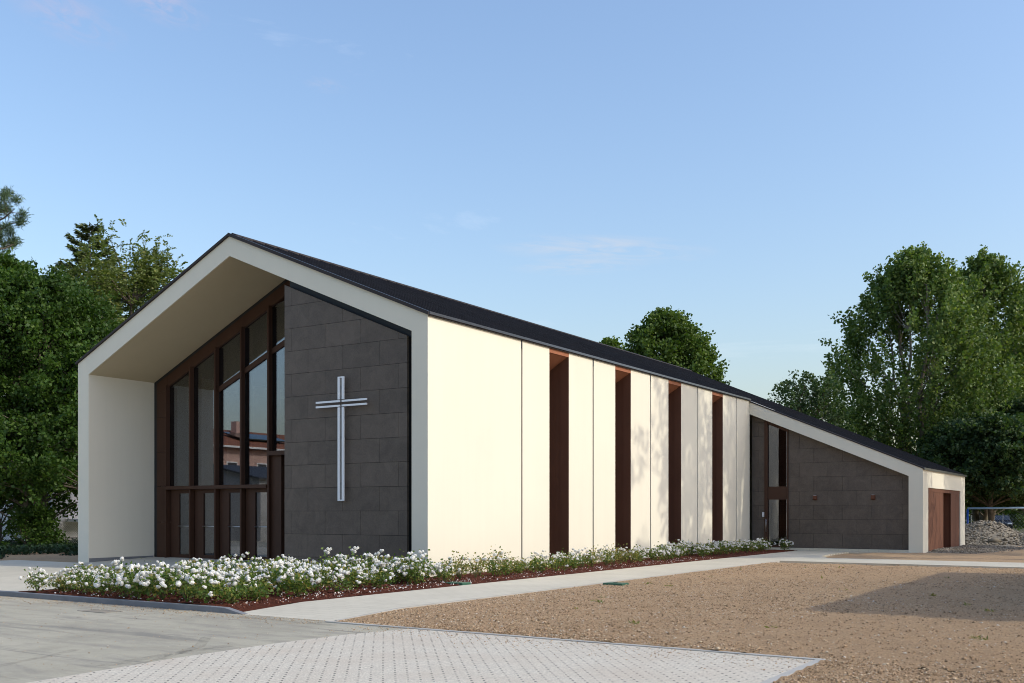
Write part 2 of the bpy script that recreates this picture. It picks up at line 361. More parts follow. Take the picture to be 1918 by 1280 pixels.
# bare soil as gently uneven grids
def fbm(x, y, seed=0):
    r = np.random.default_rng(seed); z = np.zeros_like(x)
    for k in range(26):
        f = 2 ** r.uniform(-1.2, 3.4); a = r.uniform(0, 2 * math.pi); ph = r.uniform(0, 6.28)
        z += np.sin((x * math.cos(a) + y * math.sin(a)) * f + ph) / f ** .8
    return z / 6
def grid(name, x0, x1, y0, y1, n, m, zf, kind='structure'):
    nx, ny = n; X, Y = np.meshgrid(np.linspace(x0, x1, nx), np.linspace(y0, y1, ny)); Z = zf(X, Y)
    V = np.stack([X, Y, Z], -1).reshape(-1, 3); i = np.arange(nx * ny).reshape(ny, nx)
    F = np.stack([i[:-1, :-1], i[:-1, 1:], i[1:, 1:], i[1:, :-1]], -1).reshape(-1, 4)
    return tag(link(name, fastmesh(name, V, F), m, None, True), kind=kind)
def soilz(X, Y):
    ramp_ = np.clip((-Y - 6.6) / 1.6, 0, 1)
    edge = np.clip((X - 4.45) / .5, 0, 1)
    return -.165 - .06 * ramp_ - .06 * np.clip((Y - 12.3) / .8, 0, 1) * (X > 0) + edge * (.022 * fbm(X * 1.6, Y * 1.6, 3) + .01 * rng.normal(0, 1, X.shape) * np.clip((X - 4.45) / 2, 0, 1))
grid('soil', 4.455, 26, -8.30, 13.35, (260, 260), M['soil'], soilz)
grid('soil', 11.97, 30, -22, -8.30, (160, 140), M['soil'], lambda X, Y: soilz(X, Y) + 0)
grid('soil', 4.402, 26, 15.6, 22.95, (120, 60), M['soil'], lambda X, Y: -.146 - .05 * np.clip((16.6 - Y) / .4, 0, 1) - .03 * np.clip((5.3 - X) / .5, 0, 1) + .008 * fbm(X, Y, 8) + .02 * np.clip((X - 8) / 3, 0, 1) * fbm(X * 2, Y * 2, 9) - .03 * np.clip((5.6 - X) / .6, 0, 1))
grid('soil', 7.1, 34, 22.95, 60, (90, 90), M['soil'], lambda X, Y: -.18 + .03 * fbm(X, Y, 12))
grid('soil', -34, -14.0, -.9, 5.5, (60, 30), M['soil'], lambda X, Y: -.16 + .008 * fbm(X, Y, 5) - .01)
mb = MB(); mb.box(4.40, 11.97, -8.36, -8.27, -.34, -.214); mb.box(11.88, 11.97, -22, -8.36, -.34, -.214)
tag(mb.build('paver_edging', M['edging']), kind='structure')

# permeable pavers laid on the skew
m = mat('permeable_pavers', (.42, .40, .37), .95, 0, .2); PA = R(39.7)
v = coords(m, (1, 1, 1), (0, 0, -PA - R(90)))
br = N(m, 'ShaderNodeTexBrick'); br.offset = 0.0; br.inputs['Scale'].default_value = 1; br.inputs['Brick Width'].default_value = .125; br.inputs['Row Height'].default_value = .125
br.inputs['Mortar Size'].default_value = .0045; br.inputs['Mortar Smooth'].default_value = .3
L(m, v, br.inputs['Vector'])
sp = N(m, 'ShaderNodeSeparateXYZ'); L(m, v, sp.inputs[0])
def cell(out, size, width):
    d = N(m, 'ShaderNodeMath', operation='DIVIDE'); L(m, out, d.inputs[0]); d.inputs[1].default_value = size
    f = N(m, 'ShaderNodeMath', operation='FRACT'); L(m, d.outputs[0], f.inputs[0])
    a = N(m, 'ShaderNodeMath', operation='SUBTRACT'); L(m, f.outputs[0], a.inputs[0]); a.inputs[1].default_value = .5
    b = N(m, 'ShaderNodeMath', operation='ABSOLUTE'); L(m, a.outputs[0], b.inputs[0])
    c = N(m, 'ShaderNodeMath', operation='LESS_THAN'); L(m, b.outputs[0], c.inputs[0]); c.inputs[1].default_value = width / size / 2
    return c.outputs[0]
hole = N(m, 'ShaderNodeMath', operation='MULTIPLY'); L(m, cell(sp.outputs['X'], .125, .034), hole.inputs[0]); L(m, cell(sp.outputs['Y'], .125, .022), hole.inputs[1])
c = ramp(m, noise(m, v, 46, 5, .8), [(.36, (.41, .37, .305)), (.64, (.74, .68, .56))])
c = mixc(m, ramp(m, noise(m, v, 1.1, 6, .65), [(.42, (0, 0, 0)), (.66, (.5, .5, .5))]), c, (.52, .44, .345))
c = mixc(m, ramp(m, noise(m, v, 5.5, 3, .8), [(.36, (.1, .1, .1)), (.50, (1, 1, 1))]), c, mixc(m, hole.outputs[0], c, (.07, .068, .066)))
L(m, c, bsdf(m).inputs['Base Color']); bump(m, noise(m, v, 80, 4), .4, .008); M['pavers'] = m
mb = MB()
left = [(5.78, -22.0), (5.78, -14.0), (5.62, -12.2), (5.62, -10.6), (5.74, -9.4), (6.05, -8.36)]
poly = left + [(11.88, -8.36), (11.88, -22.0)]
mb.quad(*[(x, y, -.226) for x, y in poly[::-1]])
tag(mb.build('permeable_paving', M['pavers']), kind='structure')

# ------------------------------------------------------------------ scatter helper: small stones
def stones(name, P, S, m, kind='stuff', flat=.6, parent=None):
    base = np.array([(1, 0, 0), (-1, 0, 0), (0, 1, 0), (0, -1, 0), (0, 0, 1), (0, 0, -1)], float)
    tri = np.array([(0, 2, 4), (2, 1, 4), (1, 3, 4), (3, 0, 4), (2, 0, 5), (1, 2, 5), (3, 1, 5), (0, 3, 5)])
    n = len(P); a = rng.uniform(0, 6.28, n); ca, sa = np.cos(a), np.sin(a)
    J = base[None] * rng.uniform(.6, 1.3, (n, 6, 1)); J = J * S[:, None, None]; J[:, :, 2] *= flat
    X = J[:, :, 0] * ca[:, None] - J[:, :, 1] * sa[:, None]; Y = J[:, :, 0] * sa[:, None] + J[:, :, 1] * ca[:, None]
    V = np.stack([X, Y, J[:, :, 2]], -1) + P[:, None, :]
    F = tri[None] + (np.arange(n) * 6)[:, None, None]
    o = link(name, fastmesh(name, V.reshape(-1, 3), F.reshape(-1, 3)), m, parent)
    return tag(o, kind=kind) if parent is None else o
n = 190000
X = rng.uniform(4.5, 16, n); Y = -8.2 + 20.8 * rng.uniform(0, 1, n) ** 1.45
kk = rng.uniform(0, 1, n) < np.clip(.65 + .8 * fbm(X * .9, Y * .9, 77), .3, 1); X, Y = X[kk], Y[kk]; n = len(X)
P = np.stack([X, Y, soilz(X, Y) + .004], -1); S = rng.lognormal(math.log(.0088), .48, n).clip(.004, .030)
n2 = 48000; X2 = rng.uniform(12.0, 15.5, n2); Y2 = rng.uniform(-16, -8.3, n2)
P2 = np.stack([X2, Y2, soilz(X2, Y2) + .004], -1); S2 = rng.lognormal(math.log(.009), .45, n2).clip(.004, .026)
tag(stones('soil_clods', np.vstack([P, P2]), np.concatenate([S, S2]), M['pebble']), 'loose clods and pebbles strewn over the raked brown soil')

def weeds(n):
    P, D = [], []
    for k in range(n):
        x, y = rng.uniform(5, 16), -8 + 20 * rng.uniform(0, 1) ** 1.3
        if x < 12 and y < -8.2: continue
        m_ = rng.integers(5, 16); P.append(np.stack([x + rng.normal(0, .035, m_), y + rng.normal(0, .035, m_), np.full(m_, -.165 - .06 * max(0, min(1, (-y - 6.6) / 1.6)))], -1)); D.append(rng.normal(0, .6, (m_, 3)) * [1, 1, .2] + [0, 0, .5])
    return np.concatenate(P), np.concatenate(D)
n = 5200; t_ = rng.uniform(0, 1, n); X = np.where(t_ < .45, rng.uniform(-5, 4.4, n), np.where(t_ < .75, rng.uniform(5.2, 11.9, n), rng.uniform(-4, 6, n))); Y = np.where(t_ < .45, -8.22 - np.abs(rng.normal(0, .35, n)), np.where(t_ < .75, -8.36 - np.abs(rng.normal(0, .5, n)), rng.uniform(-15, -8.3, n)))
tag(stones('grit', np.stack([X, Y, np.full(n, -.222)], -1), rng.lognormal(math.log(.0055), .45, n).clip(.003, .016), M['pebble']), 'loose grit scattered over the lot and paver edges')
# ------------------------------------------------------------------ church
church = thing('church', (-6, 16, -.15), 'long white gabled church with dark metal roof and stone front panel', 'church')
CH = church
rake_r = lambda x: 6.29 - .4186 * x           # white top line, right slope (x<=0)
rake_l = lambda x: 9.22 + .4357 * (x + 7.0)   # left slope
tr_top = lambda x: 6.29 - .438 * x            # transept slope
mb = MB()
mb.prism([(-13.94, -.4), (-13.4, -.4), (-13.4, 5.80), (-13.94, 6.17)], 0, 2.6)
mb.prism([(-13.94, 6.17), (-13.4, 5.80), (-7, 8.67), (-7, 9.22)], 0, 2.6)
mb.prism([(-7, 9.22), (-7, 8.67), (-.5, 5.94), (0, 6.29)], 0, 2.6)
mb.prism([(0, 6.29), (-.5, 5.94), (-.5, -.4), (0, -.4)], 0, 4.293)
mb.box(-13.94, -13.4, 2.6, 32.9, -.4, 6.17)                      # rest of the left wall
portal = mb.build('portal_frame', M['white'], CH)
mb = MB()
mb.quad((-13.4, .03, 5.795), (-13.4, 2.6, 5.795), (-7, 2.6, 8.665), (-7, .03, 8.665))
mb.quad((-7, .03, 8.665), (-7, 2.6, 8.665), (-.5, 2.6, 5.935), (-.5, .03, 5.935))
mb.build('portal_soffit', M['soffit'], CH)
mb = MB(); mb.box(-13.4, -13.385, .02, 2.45, -.3, .0); mb.build('plinth_strip', M['kerb'], CH)

# stone panel of the front
mb = MB(); slabs(mb, [(-5.0, -.35), (-.76, -.35), (-.76, 5.865), (-5.0, 7.64)], .15, .22, 1.235, .618, -4.75, .25 - 2 * .618)
front = mb.build('stone_wall', M['stone'], CH)
mb = MB(); mb.prism([(-4.99, -.35), (-.77, -.35), (-.77, 5.855), (-4.99, 7.625)], .205, .33); mb.build('joint_backing', M['joint'], front)
mb = MB(); mb.prism([(-4.98, -.35), (-.501, -.35), (-.501, 5.93), (-4.98, 7.80)], .332, .42); mb.build('black_surround', M['membrane'], CH)
mb = MB(); mb.prism([(-4.98, -.35), (-4.55, -.35), (-4.55, 7.60), (-4.98, 7.78)], .422, 2.35); mb.build('return_wall', M['brown'], CH)

# glazed entrance front, set back 2.5 m
sof = lambda x: 8.665 - .4484 * (-7 - x) if x < -7 else 8.665 - .42 * (x + 7)
YG = 2.5
gf = bpy.data.objects.new('glazed_front', None); COL.objects.link(gf); gf.location = (-9, YG, -.04); gf.parent = CH; gf.matrix_parent_inverse = Matrix.Translation(CH.location).inverted()
def sub(mb, name, m, bevel=0.): return mb.build(name, m, gf, False, bevel)
# dark shadow joint
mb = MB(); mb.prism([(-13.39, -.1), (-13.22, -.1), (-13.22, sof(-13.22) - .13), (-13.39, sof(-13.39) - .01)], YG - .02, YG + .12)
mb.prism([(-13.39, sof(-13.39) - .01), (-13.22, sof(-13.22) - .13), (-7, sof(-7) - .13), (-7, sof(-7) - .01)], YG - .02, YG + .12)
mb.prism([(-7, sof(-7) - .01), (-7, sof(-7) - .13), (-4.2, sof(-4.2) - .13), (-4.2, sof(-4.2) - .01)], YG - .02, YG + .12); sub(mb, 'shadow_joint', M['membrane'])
# brown cladding panels beside and above the glass
mb = MB()
for a, b in [(-.06, 1.12), (1.13, 2.31), (2.32, 3.44), (3.45, 4.60), (4.61, 5.45)]:
    mb.box(-13.22, -12.70, YG - .05, YG + .1, a, b)
g0 = lambda x: sof(x) - .13; g1 = lambda x: sof(x) - .52
mb.prism([(-13.22, g0(-13.22)), (-13.22, 5.46), (-12.70, 5.46), (-12.70, g1(-12.70)), (-12.70, g0(-12.70))], YG - .05, YG + .1)
mb.prism([(-12.69, g0(-12.69)), (-12.69, g1(-12.69)), (-7, g1(-7)), (-7, g0(-7))], YG - .05, YG + .1)
mb.prism([(-7, g0(-7)), (-7, g1(-7)), (-4.2, g1(-4.2)), (-4.2, g0(-4.2))], YG - .05, YG + .1); sub(mb, 'cladding', M['brown'])
MUL = [-12.66, -11.47, -10.28, -9.10, -7.91]
for i, x in enumerate(MUL + [-6.72, -5.53]):
    mb = MB(); mb.prism([(x - .035, -.06 if i < 5 else 3.32), (x + .035, -.06 if i < 5 else 3.32), (x + .035, g1(x + .035) + (.02 if x < -7 else .03)), (x - .035, g1(x - .035) + .0)], YG - .16, YG + .0)
    zt_ = min(g1(x - .035), g1(x + .035)); mb.box(x - .035, x + .035, YG + .025, YG + .30, 2.31 if i < 5 else 3.32, zt_)
    sub(mb, 'mullion', M['brown'])
for i, x in enumerate(MUL + [-6.72]):
    x2 = x + 1.19; zb = 2.31 if i < 4 else 3.32
    mb = MB(); mb.prism([(x, zb - .02), (x2, zb - .02), (x2, g1(x2) + .02), (x, g1(x) + .02)], YG + .005, YG + .02); sub(mb, 'pane', M['glass'])
mb = MB(); mb.box(-12.62, -7.95, YG - .20, YG + .1, 2.20, 2.31); mb.box(-7.87, -4.6, YG - .20, YG + .1, 3.19, 3.32); sub(mb, 'transom', M['brown'])
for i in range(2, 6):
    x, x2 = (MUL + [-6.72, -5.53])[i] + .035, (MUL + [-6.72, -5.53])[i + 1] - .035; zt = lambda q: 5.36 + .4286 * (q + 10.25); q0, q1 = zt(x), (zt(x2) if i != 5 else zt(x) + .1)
    mb = MB(); mb.prism([(x, q0 - .085), (x2, q1 - .085), (x2, q1 + .085), (x, q0 + .085)], YG - .035, YG + .004); sub(mb, 'reflection_band_bar', M['brown'])  # added bars standing in for the brown band mirrored in the glass
# entrance doors
for i in range(4):
    x = MUL[i] + .035; x2 = MUL[i + 1] - .035
    mb = MB()
    mb.box(x, x + .42, YG + .02, YG + .10, -.05, 2.199); mb.box(x2 - .06, x2, YG + .02, YG + .10, -.05, 2.199)
    mb.box(x + .42, x2 - .06, YG + .02, YG + .10, 2.07, 2.199); mb.box(x + .42, x2 - .06, YG + .02, YG + .10, -.05, .07)
    d = mb.build('door', M['brown'], CH, False, .004)
    mb = MB(); mb.box(x + .42, x2 - .06, YG + .055, YG + .065, .07, 2.07); mb.build('pane', M['glass'], d)
    mb = MB(); mb.tube([(x + .44, YG - .03, 1.0), (x2 - .08, YG - .03, 1.0)], .014, 8); mb.tube([(x + .47, YG + .03, 1.0), (x + .47, YG - .03, 1.0)], .01, 6); mb.tube([(x2 - .1, YG + .03, 1.0), (x2 - .1, YG - .03, 1.0)], .01, 6)
    mb.build('push_bar', M['steel'], d, True)
mb = MB(); mb.box(-7.87, -7.45, YG - .05, YG + .1, -.05, 3.19); mb.box(-7.45, -7.3, YG + .1, YG + .25, -.05, 3.19); mb.box(-7.45, -4.6, YG + .1, YG + .25, 3.0, 3.19); mb.box(-5.6, -4.6, YG + .02, YG + .16, -.05, 3.19)
tall = mb.build('main_door', M['brown'], CH)
mb = MB(); mb.box(-7.3, -5.6, YG + .14, YG + .15, -.05, 3.19); mb.build('pane', M['glass'], tall)

# long side wall: white panels, brown joints, four deep slots
PX = .30
spans = []
for k in range(4):
    o = 4.25 * k
    spans += [(4.373 + o, 5.86 + o), (7.02 + o, 8.537 + o)]
spans[-1] = (7.02 + 12.75, 21.283); spans.append((21.363, 22.95))
for a, b in spans:
    mb = MB(); mb.prism([(0, -.4), (0, 6.285), (-PX, 6.285 + PX * .41), (-PX, -.4)], a, b); mb.build('wall_panel', M['white'], CH, False, .004)
for y in (4.333, 8.577, 12.827, 17.077, 21.323):
    mb = MB(); mb.box(-.26, -.14, y - .045, y + .045, -.4, 6.2); js = mb.build('joint_strip', M['brown'], CH)
    mb = MB(); mb.box(-.09, -.005, y - .026, y + .026, 6.05, 6.27); mb.build('gutter_bracket', M['gutter'], js)
for k in range(4):
    a, b = 5.86 + 4.25 * k, 7.02 + 4.25 * k
    mb = MB(); mb.box(-PX - .9, -PX, b, b + .02, -.4, 6.28); mb.box(-PX - .9, -PX, a - .02, a, -.4, 6.28)
    mb.box(-PX, -.004, b - .012, b - .002, -.4, 6.14); mb.box(-PX, -.004, a + .002, a + .012, -.4, 6.14)
    s = mb.build('window_slot', M['slot'], CH)
    mb = MB(); mb.prism([(-.004, 6.14), (-.004, 6.285), (-.05, 6.30), (-.05, 6.14)], a + .002, b - .002); mb.build('lintel', M['lintel'], s)
    mb = MB(); mb.prism([(-.05, 6.139), (-.85, 5.66), (-.85, 5.70), (-.05, 6.18)], a + .013, b - .013); mb.build('slot_soffit', M['lintel'], s)
    mb = MB(); mb.box(-1.12, -1.10, a, b, -.3, 5.8); mb.build('pane', M['glass'], s)

# transept
mb = MB()
mb.prism([(.002, 6.289), (7.1, 3.18), (6.56, 2.9), (.002, 5.709)], 22.93, 23.6)
mb.prism([(7.1, 3.18), (7.1, -.45), (6.56, -.45), (6.56, 2.9)], 22.93, 24.0)
mb.box(6.8, 7.1, 24.0, 31.66, 2.45, 3.18); mb.prism([(7.1, 3.18), (7.1, -.45), (6.5, -.45), (6.5, 3.44)], 31.66, 32.94)
mb.build('transept_frame', M['white'], CH)
ts = lambda x: 5.709 - .4283 * x
mb = MB(); slabs(mb, [(-.02, -.06), (.56, -.06), (.56, ts(.56)), (-.02, ts(-.02))], 23.28, 23.34, 1.19, .6, 2.1 - .02, -.05)
tn = mb.build('transept_stone_wall', M['stone'], CH); mb = MB(); mb.prism([(-.02, -.06), (.55, -.06), (.55, ts(.55)), (-.02, ts(-.02))], 23.325, 23.5); mb.build('joint_backing', M['joint'], tn)
mb = MB(); slabs(mb, [(1.60, -.06), (6.56, -.06), (6.56, ts(6.56)), (1.60, ts(1.60))], 23.28, 23.34, 1.19, .6, 2.1 - .02, -.05)
tw = mb.build('transept_stone_wall', M['stone'], CH)
mb = MB(); mb.prism([(1.61, -.06), (6.56, -.06), (6.56, ts(6.56)), (1.61, ts(1.61))], 23.325, 23.5); mb.build('joint_backing', M['joint'], tw)
mb = MB(); mb.box(.56, .70, 23.22, 23.40, -.06, ts(.70) - .02); mb.box(1.545, 1.60, 23.22, 23.40, -.06, ts(1.6) - .02)
mb.box(.70, 1.545, 23.24, 23.40, 2.0, 2.56); mb.prism([(.70, 5.26), (1.545, 4.90), (1.545, ts(1.545) - .02), (.70, ts(.70) - .02)], 23.24, 23.40); mb.box(.70, 1.545, 23.24, 23.40, -.06, .03)
td = mb.build('side_door', M['brown'], CH)
mb = MB(); mb.prism([(.70, 2.56), (1.545, 2.56), (1.545, 4.91), (.70, 5.27)], 23.32, 23.33); mb.box(.70, 1.545, 23.32, 23.33, .03, 2.0); mb.build('pane', M['glass'], td)
mb = MB(); mb.tube([(.655, 23.15, .62), (.655, 23.15, 1.17)], .017, 8); mb.tube([(.655, 23.15, .7), (.655, 23.23, .7)], .01, 6); mb.tube([(.655, 23.15, 1.1), (.655, 23.23, 1.1)], .01, 6); mb.build('handle', M['steel'], td, True)
# brown doors in the transept's end wall
mb = MB(); y = 24.0
while y < 27.5: mb.box(7.02, 7.06 - random.uniform(0, .004), y, min(y + .292, 27.549), -.45, 2.298); y += .30
y = 29.42
while y < 31.6: mb.box(7.02, 7.055 - random.uniform(0, .004), y, min(y + .292, 31.659), -.45, 2.295); y += .30
mb.box(7.0, 7.018, 24.0, 27.54, -.45, 2.29); mb.box(7.0, 7.018, 29.43, 31.66, -.45, 2.29); mb.box(7.02, 7.065, 24.0, 31.66, 2.30, 2.45)
mb.box(6.6, 7.02, 29.43, 29.47, -.45, 2.30); mb.box(6.6, 7.02, 27.48, 27.54, -.45, 2.30); mb.box(6.6, 7.02, 27.55, 29.42, 2.30, 2.34)
bd = mb.build('end_door', M['rust'], CH)
mb = MB(); mb.box(6.70, 6.75, 27.55, 29.42, -.45, 2.30); mb.build('door_leaf', M['rust'], bd)
# rear and inner walls, floor
mb = MB(); mb.prism([(-13.9, -.4), (6.5, -.4), (6.5, 3.4), (0, 6.2), (-7, 9.15), (-13.9, 6.1)], 32.6, 32.9); mb.build('rear_wall', M['white'], CH)
M['inner'] = noisy('inner_wall', (.36, .33, .29), (.42, .39, .34), .6, .9, 0)
mb = MB(); mb.quad((-13.38, 2.62, -.045), (-.35, 2.62, -.045), (-.35, 32.5, -.045), (-13.38, 32.5, -.045)); mb.quad((-.3, 23.5, -.05), (6.6, 23.5, -.05), (6.6, 32.5, -.05), (-.3, 32.5, -.05)); mb.build('inner_floor', M['inner'], CH)
M['lining'] = noisy('grey_lining', (.50, .48, .42), (.55, .53, .47), .6, .9, 0)
mb = MB(); mb.quad((-13.37, 2.75, -.04), (-13.37, 32.4, -.04), (-13.37, 32.4, 6.0), (-13.37, 2.75, 5.75)); mb.build('dimming_lining', M['lining'], CH)  # added sheet that sets how bright the interior looks behind the glass

# roof
mb = MB()
def slab_(x0, z0, x1, z1, y0, y1, t=.055): mb.prism([(x0, z0), (x1, z1), (x1, z1 + t), (x0, z0 + t)], y0, y1)
slab_(-7, 9.224, .05, 6.272, -.03, 22.90); slab_(-7, 9.224, 7.14, 3.166, 22.90, 32.98); slab_(-14.0, 6.147, -7, 9.224, -.03, 32.98)
y = .28
while y < 32.9:
    xe, ze = (.05, 6.272) if y < 22.9 else (7.14, 3.166)
    mb.prism([(-7, 9.279), (xe, ze + .055), (xe, ze + .095), (-7, 9.319)], y - .014, y + .014)
    mb.prism([(-14.0, 6.202), (-7, 9.279), (-7, 9.319), (-14.0, 6.242)], y - .014, y + .014)
    y += .46
roof = mb.build('roof', M['roof'], CH)
mb = MB(); mb.prism([(-7, 9.281), (.055, 6.329), (.055, 6.362), (-7, 9.314)], -.034, .06); mb.prism([(-14.0, 6.204), (-7, 9.281), (-7, 9.295), (-14.0, 6.218)], -.034, .06); mb.build('rake_trim', M['flash'], roof)
mb = MB(); mb.prism([(-7, 9.222), (.055, 6.270), (.055, 6.364), (-7, 9.316)], -.060, -.036); mb.prism([(-14.0, 6.150), (-7, 9.222), (-7, 9.296), (-14.0, 6.214)], -.060, -.036); mb.build('rake_board', M['roof'], roof)
mb = MB(); mb.prism([(-7.18, 9.215), (-7, 9.30), (-6.82, 9.215), (-6.82, 9.26), (-7, 9.345), (-7.18, 9.26)], .10, 32.98); mb.build('ridge_cap', M['roof'], roof)
mb = MB(); mb.box(.051, .085, -.03, 22.9, 6.295, 6.36); mb.box(7.141, 7.17, 22.9, 32.98, 3.14, 3.225); mb.build('gutter', M['flash'], roof)
mb = MB(); mb.box(.003, .05, 0, 22.9, 6.262, 6.268); mb.build('drip_edge', M['membrane'], roof)

# the cross: four mitred pairs with a slot of shadow between
cx_, cz_, hw, g = -2.855, 4.285, .105, .036
mb = MB(); Y0, Y1 = .02, .055
for s in (-1, 1):
    a, b = sorted((cx_ + s * g, cx_ + s * hw))
    mb.box(a, b, Y0, Y1, cz_ + hw, 4.95); mb.box(a, b, Y0, Y1, 1.78, cz_ - hw)
    c, d = sorted((cz_ + s * g, cz_ + s * hw * .8))
    mb.box(-3.73, cx_ - g, Y0, Y1, c, d); mb.box(cx_ + g, -1.98, Y0, Y1, c, d)
mb.box(cx_ - hw, cx_ + hw, Y0 + .001, Y1 - .001, 1.75, 1.78); mb.box(cx_ - hw, cx_ + hw, Y0 + .001, Y1 - .001, 4.95, 4.98)
cross = mb.build('cross', M['crosswhite'])
tag(cross, 'tall white double-bar cross standing off the dark stone front', 'cross')
for x, z in ((cx_, 2.2), (cx_, 3.4), (cx_, 4.7)):
    mb = MB(); mb.box(x - .03, x + .03, Y1 + .0, .155, z - .03, z + .03); mb.build('wall_bracket', M['membrane'], cross)
# wall lamps
def lamp(x, z, label):
    mb = MB(); mb.prism([(23.278, z - .10), (23.278, z + .10), (23.15, z + .10), (23.15, z - .05)], x - .075, x + .075, 'x')
    o = mb.build('wall_lamp', M['rust'], None, False, .004); tag(o, label, 'wall lamp', 'wall lamps on the transept')
    mb = MB(); mb.box(x - .05, x + .05, 23.17, 23.26, z + .1, z + .108); mb.build('lens', M['crosswhite'], o)
lamp(2.75, 2.06, 'small brown wall lamp on the side stone wall nearer the glass door')
lamp(5.12, 2.06, 'small brown wall lamp on the side stone wall nearer the white corner pier')
mb = MB(); mb.box(.45, .545, 23.245, 23.279, 1.26, 1.46); ic = mb.build('intercom', M['crosswhite'], None, False, .004); tag(ic, 'pale intercom box on stone left of the side door', 'intercom')
mb = MB(); mb.box(.475, .52, 23.238, 23.2449, 1.31, 1.33); mb.build('button', M['steel'], ic)

TYRES = [([(5.75, -12.86), (5.6, -12.4), (5.38, -12.02), (5.05, -11.32), (4.31, -10.56)], .14), ([(4.5, -13.6), (4.37, -13.27), (4.25, -12.85), (4.0, -12.3)], .12), ([(2.68, -8.5), (3.9, -8.6), (4.82, -8.6)], .16), ([(5.45, -13.0), (5.3, -12.0), (5.3, -11.0)], .2)]
# ------------------------------------------------------------------ rose bed
def mulchz(X, Y): return -.135 - .10 * np.clip((X - 1.5) / .7, 0, 1) * np.clip((-Y - 6.9) / 1.0, 0, 1) - .02 * np.clip((X - 2.0) / .2, 0, 1) + .012 * fbm(X * 3, Y * 3, 21) + .006 * rng.normal(0, 1, X.shape)
grid('mulch_bed', -4.1, 2.22, -8.08, -.35, (90, 120), M['mulch'], mulchz)
grid('mulch_bed', -.02, 2.22, -.35, 22.75, (40, 240), M['mulch'], mulchz)
mb = MB(); mb.box(-4.9, 1.7, -8.20, -8.08, -.34, -.135); mb.prism([(1.7, -.34), (1.7, -.135), (2.0, -.14), (2.45, -.222), (2.45, -.34)], -8.20, -8.08)
mb.prism([(-6.5, -.34), (-6.5, -.222), (-4.9, -.135), (-4.9, -.34)], -8.20, -8.08)
tag(mb.build('kerb', M['kerb'], None, False, .008), kind='structure')
mb = MB(); mb.box(-6.5, -4.1, -8.08, -7.98, -.3, -.148)
tag(mb.build('kerb', M['kerb']), kind='structure')

def leaves(P, D, size, aspect=.55, bend=.25, jitter=.35):
    """rhombic leaf faces: P points, D tip directions"""
    n = len(P); D = D / (np.linalg.norm(D, axis=1, keepdims=True) + 1e-9)
    U = np.cross(D, rng.normal(0, 1, (n, 3))); U /= np.linalg.norm(U, axis=1, keepdims=True) + 1e-9
    W = np.cross(D, U); s = size * rng.uniform(1 - jitter, 1 + jitter, (n, 1))
    a = P; b = P + D * s * .5 + U * s * aspect * .5 + W * s * bend * .3; c = P + D * s; d = P + D * s * .5 - U * s * aspect * .5 + W * s * bend * .3
    V = np.stack([a, b, c, d], 1).reshape(-1, 3); F = np.arange(4 * n).reshape(n, 4); return V, F
def bloom_mesh(seed):
    r = random.Random(seed); mb = MB()
    for k in range(r.choice((2, 3, 3, 4))):
        c = Vector((r.uniform(-.042, .042), r.uniform(-.042, .042), r.uniform(-.02, .02))); R0 = r.uniform(.036, .048)
        for ring, (n_, tilt, rr) in enumerate(((6, -.15, .9), (6, .45, 1.), (5, .95, .9), (4, 1.3, .75))):
            for j in range(n_):
                a = 2 * math.pi * (j + .5 * ring + r.uniform(-.2, .2)) / n_; o = Vector((math.cos(a), math.sin(a), 0)); s_ = Vector((-math.sin(a), math.cos(a), 0))
                up = Vector((0, 0, 1)); t = tilt + r.uniform(-.15, .15); dirv = o * math.cos(t) + up * math.sin(t); L_ = R0 * rr
                p0 = c + o * .004; mb.quad(p0 - s_ * L_ * .25, p0 + s_ * L_ * .25, p0 + dirv * L_ * .7 + s_ * L_ * .5, p0 + dirv * L_ + up * .004, p0 + dirv * L_ * .7 - s_ * L_ * .5)
        nv, nh = 4, 8; R1 = R0 * .72; cc = c + Vector((0, 0, R0 * .35)); vs = []; o_ = []
        for a_ in range(nv + 1):
            for b_ in range(nh):
                th_ = -1.2 + 2.77 * a_ / nv; ph_ = 6.283 * b_ / nh; q_ = R1 * r.uniform(.88, 1.08); vs.append(cc + Vector((math.cos(th_) * math.cos(ph_), math.cos(th_) * math.sin(ph_), math.sin(th_))) * q_)
        mb.add(vs, [(a_ * nh + b_, a_ * nh + (b_ + 1) % nh, (a_ + 1) * nh + (b_ + 1) % nh, (a_ + 1) * nh + b_) for a_ in range(nv) for b_ in range(nh)])
    me = bpy.data.meshes.new('bloom'); me.from_pydata(mb.v, [], mb.f); me.update(); me.materials.append(M['petal']); return me
BLOOMS = [bloom_mesh(i) for i in range(6)]
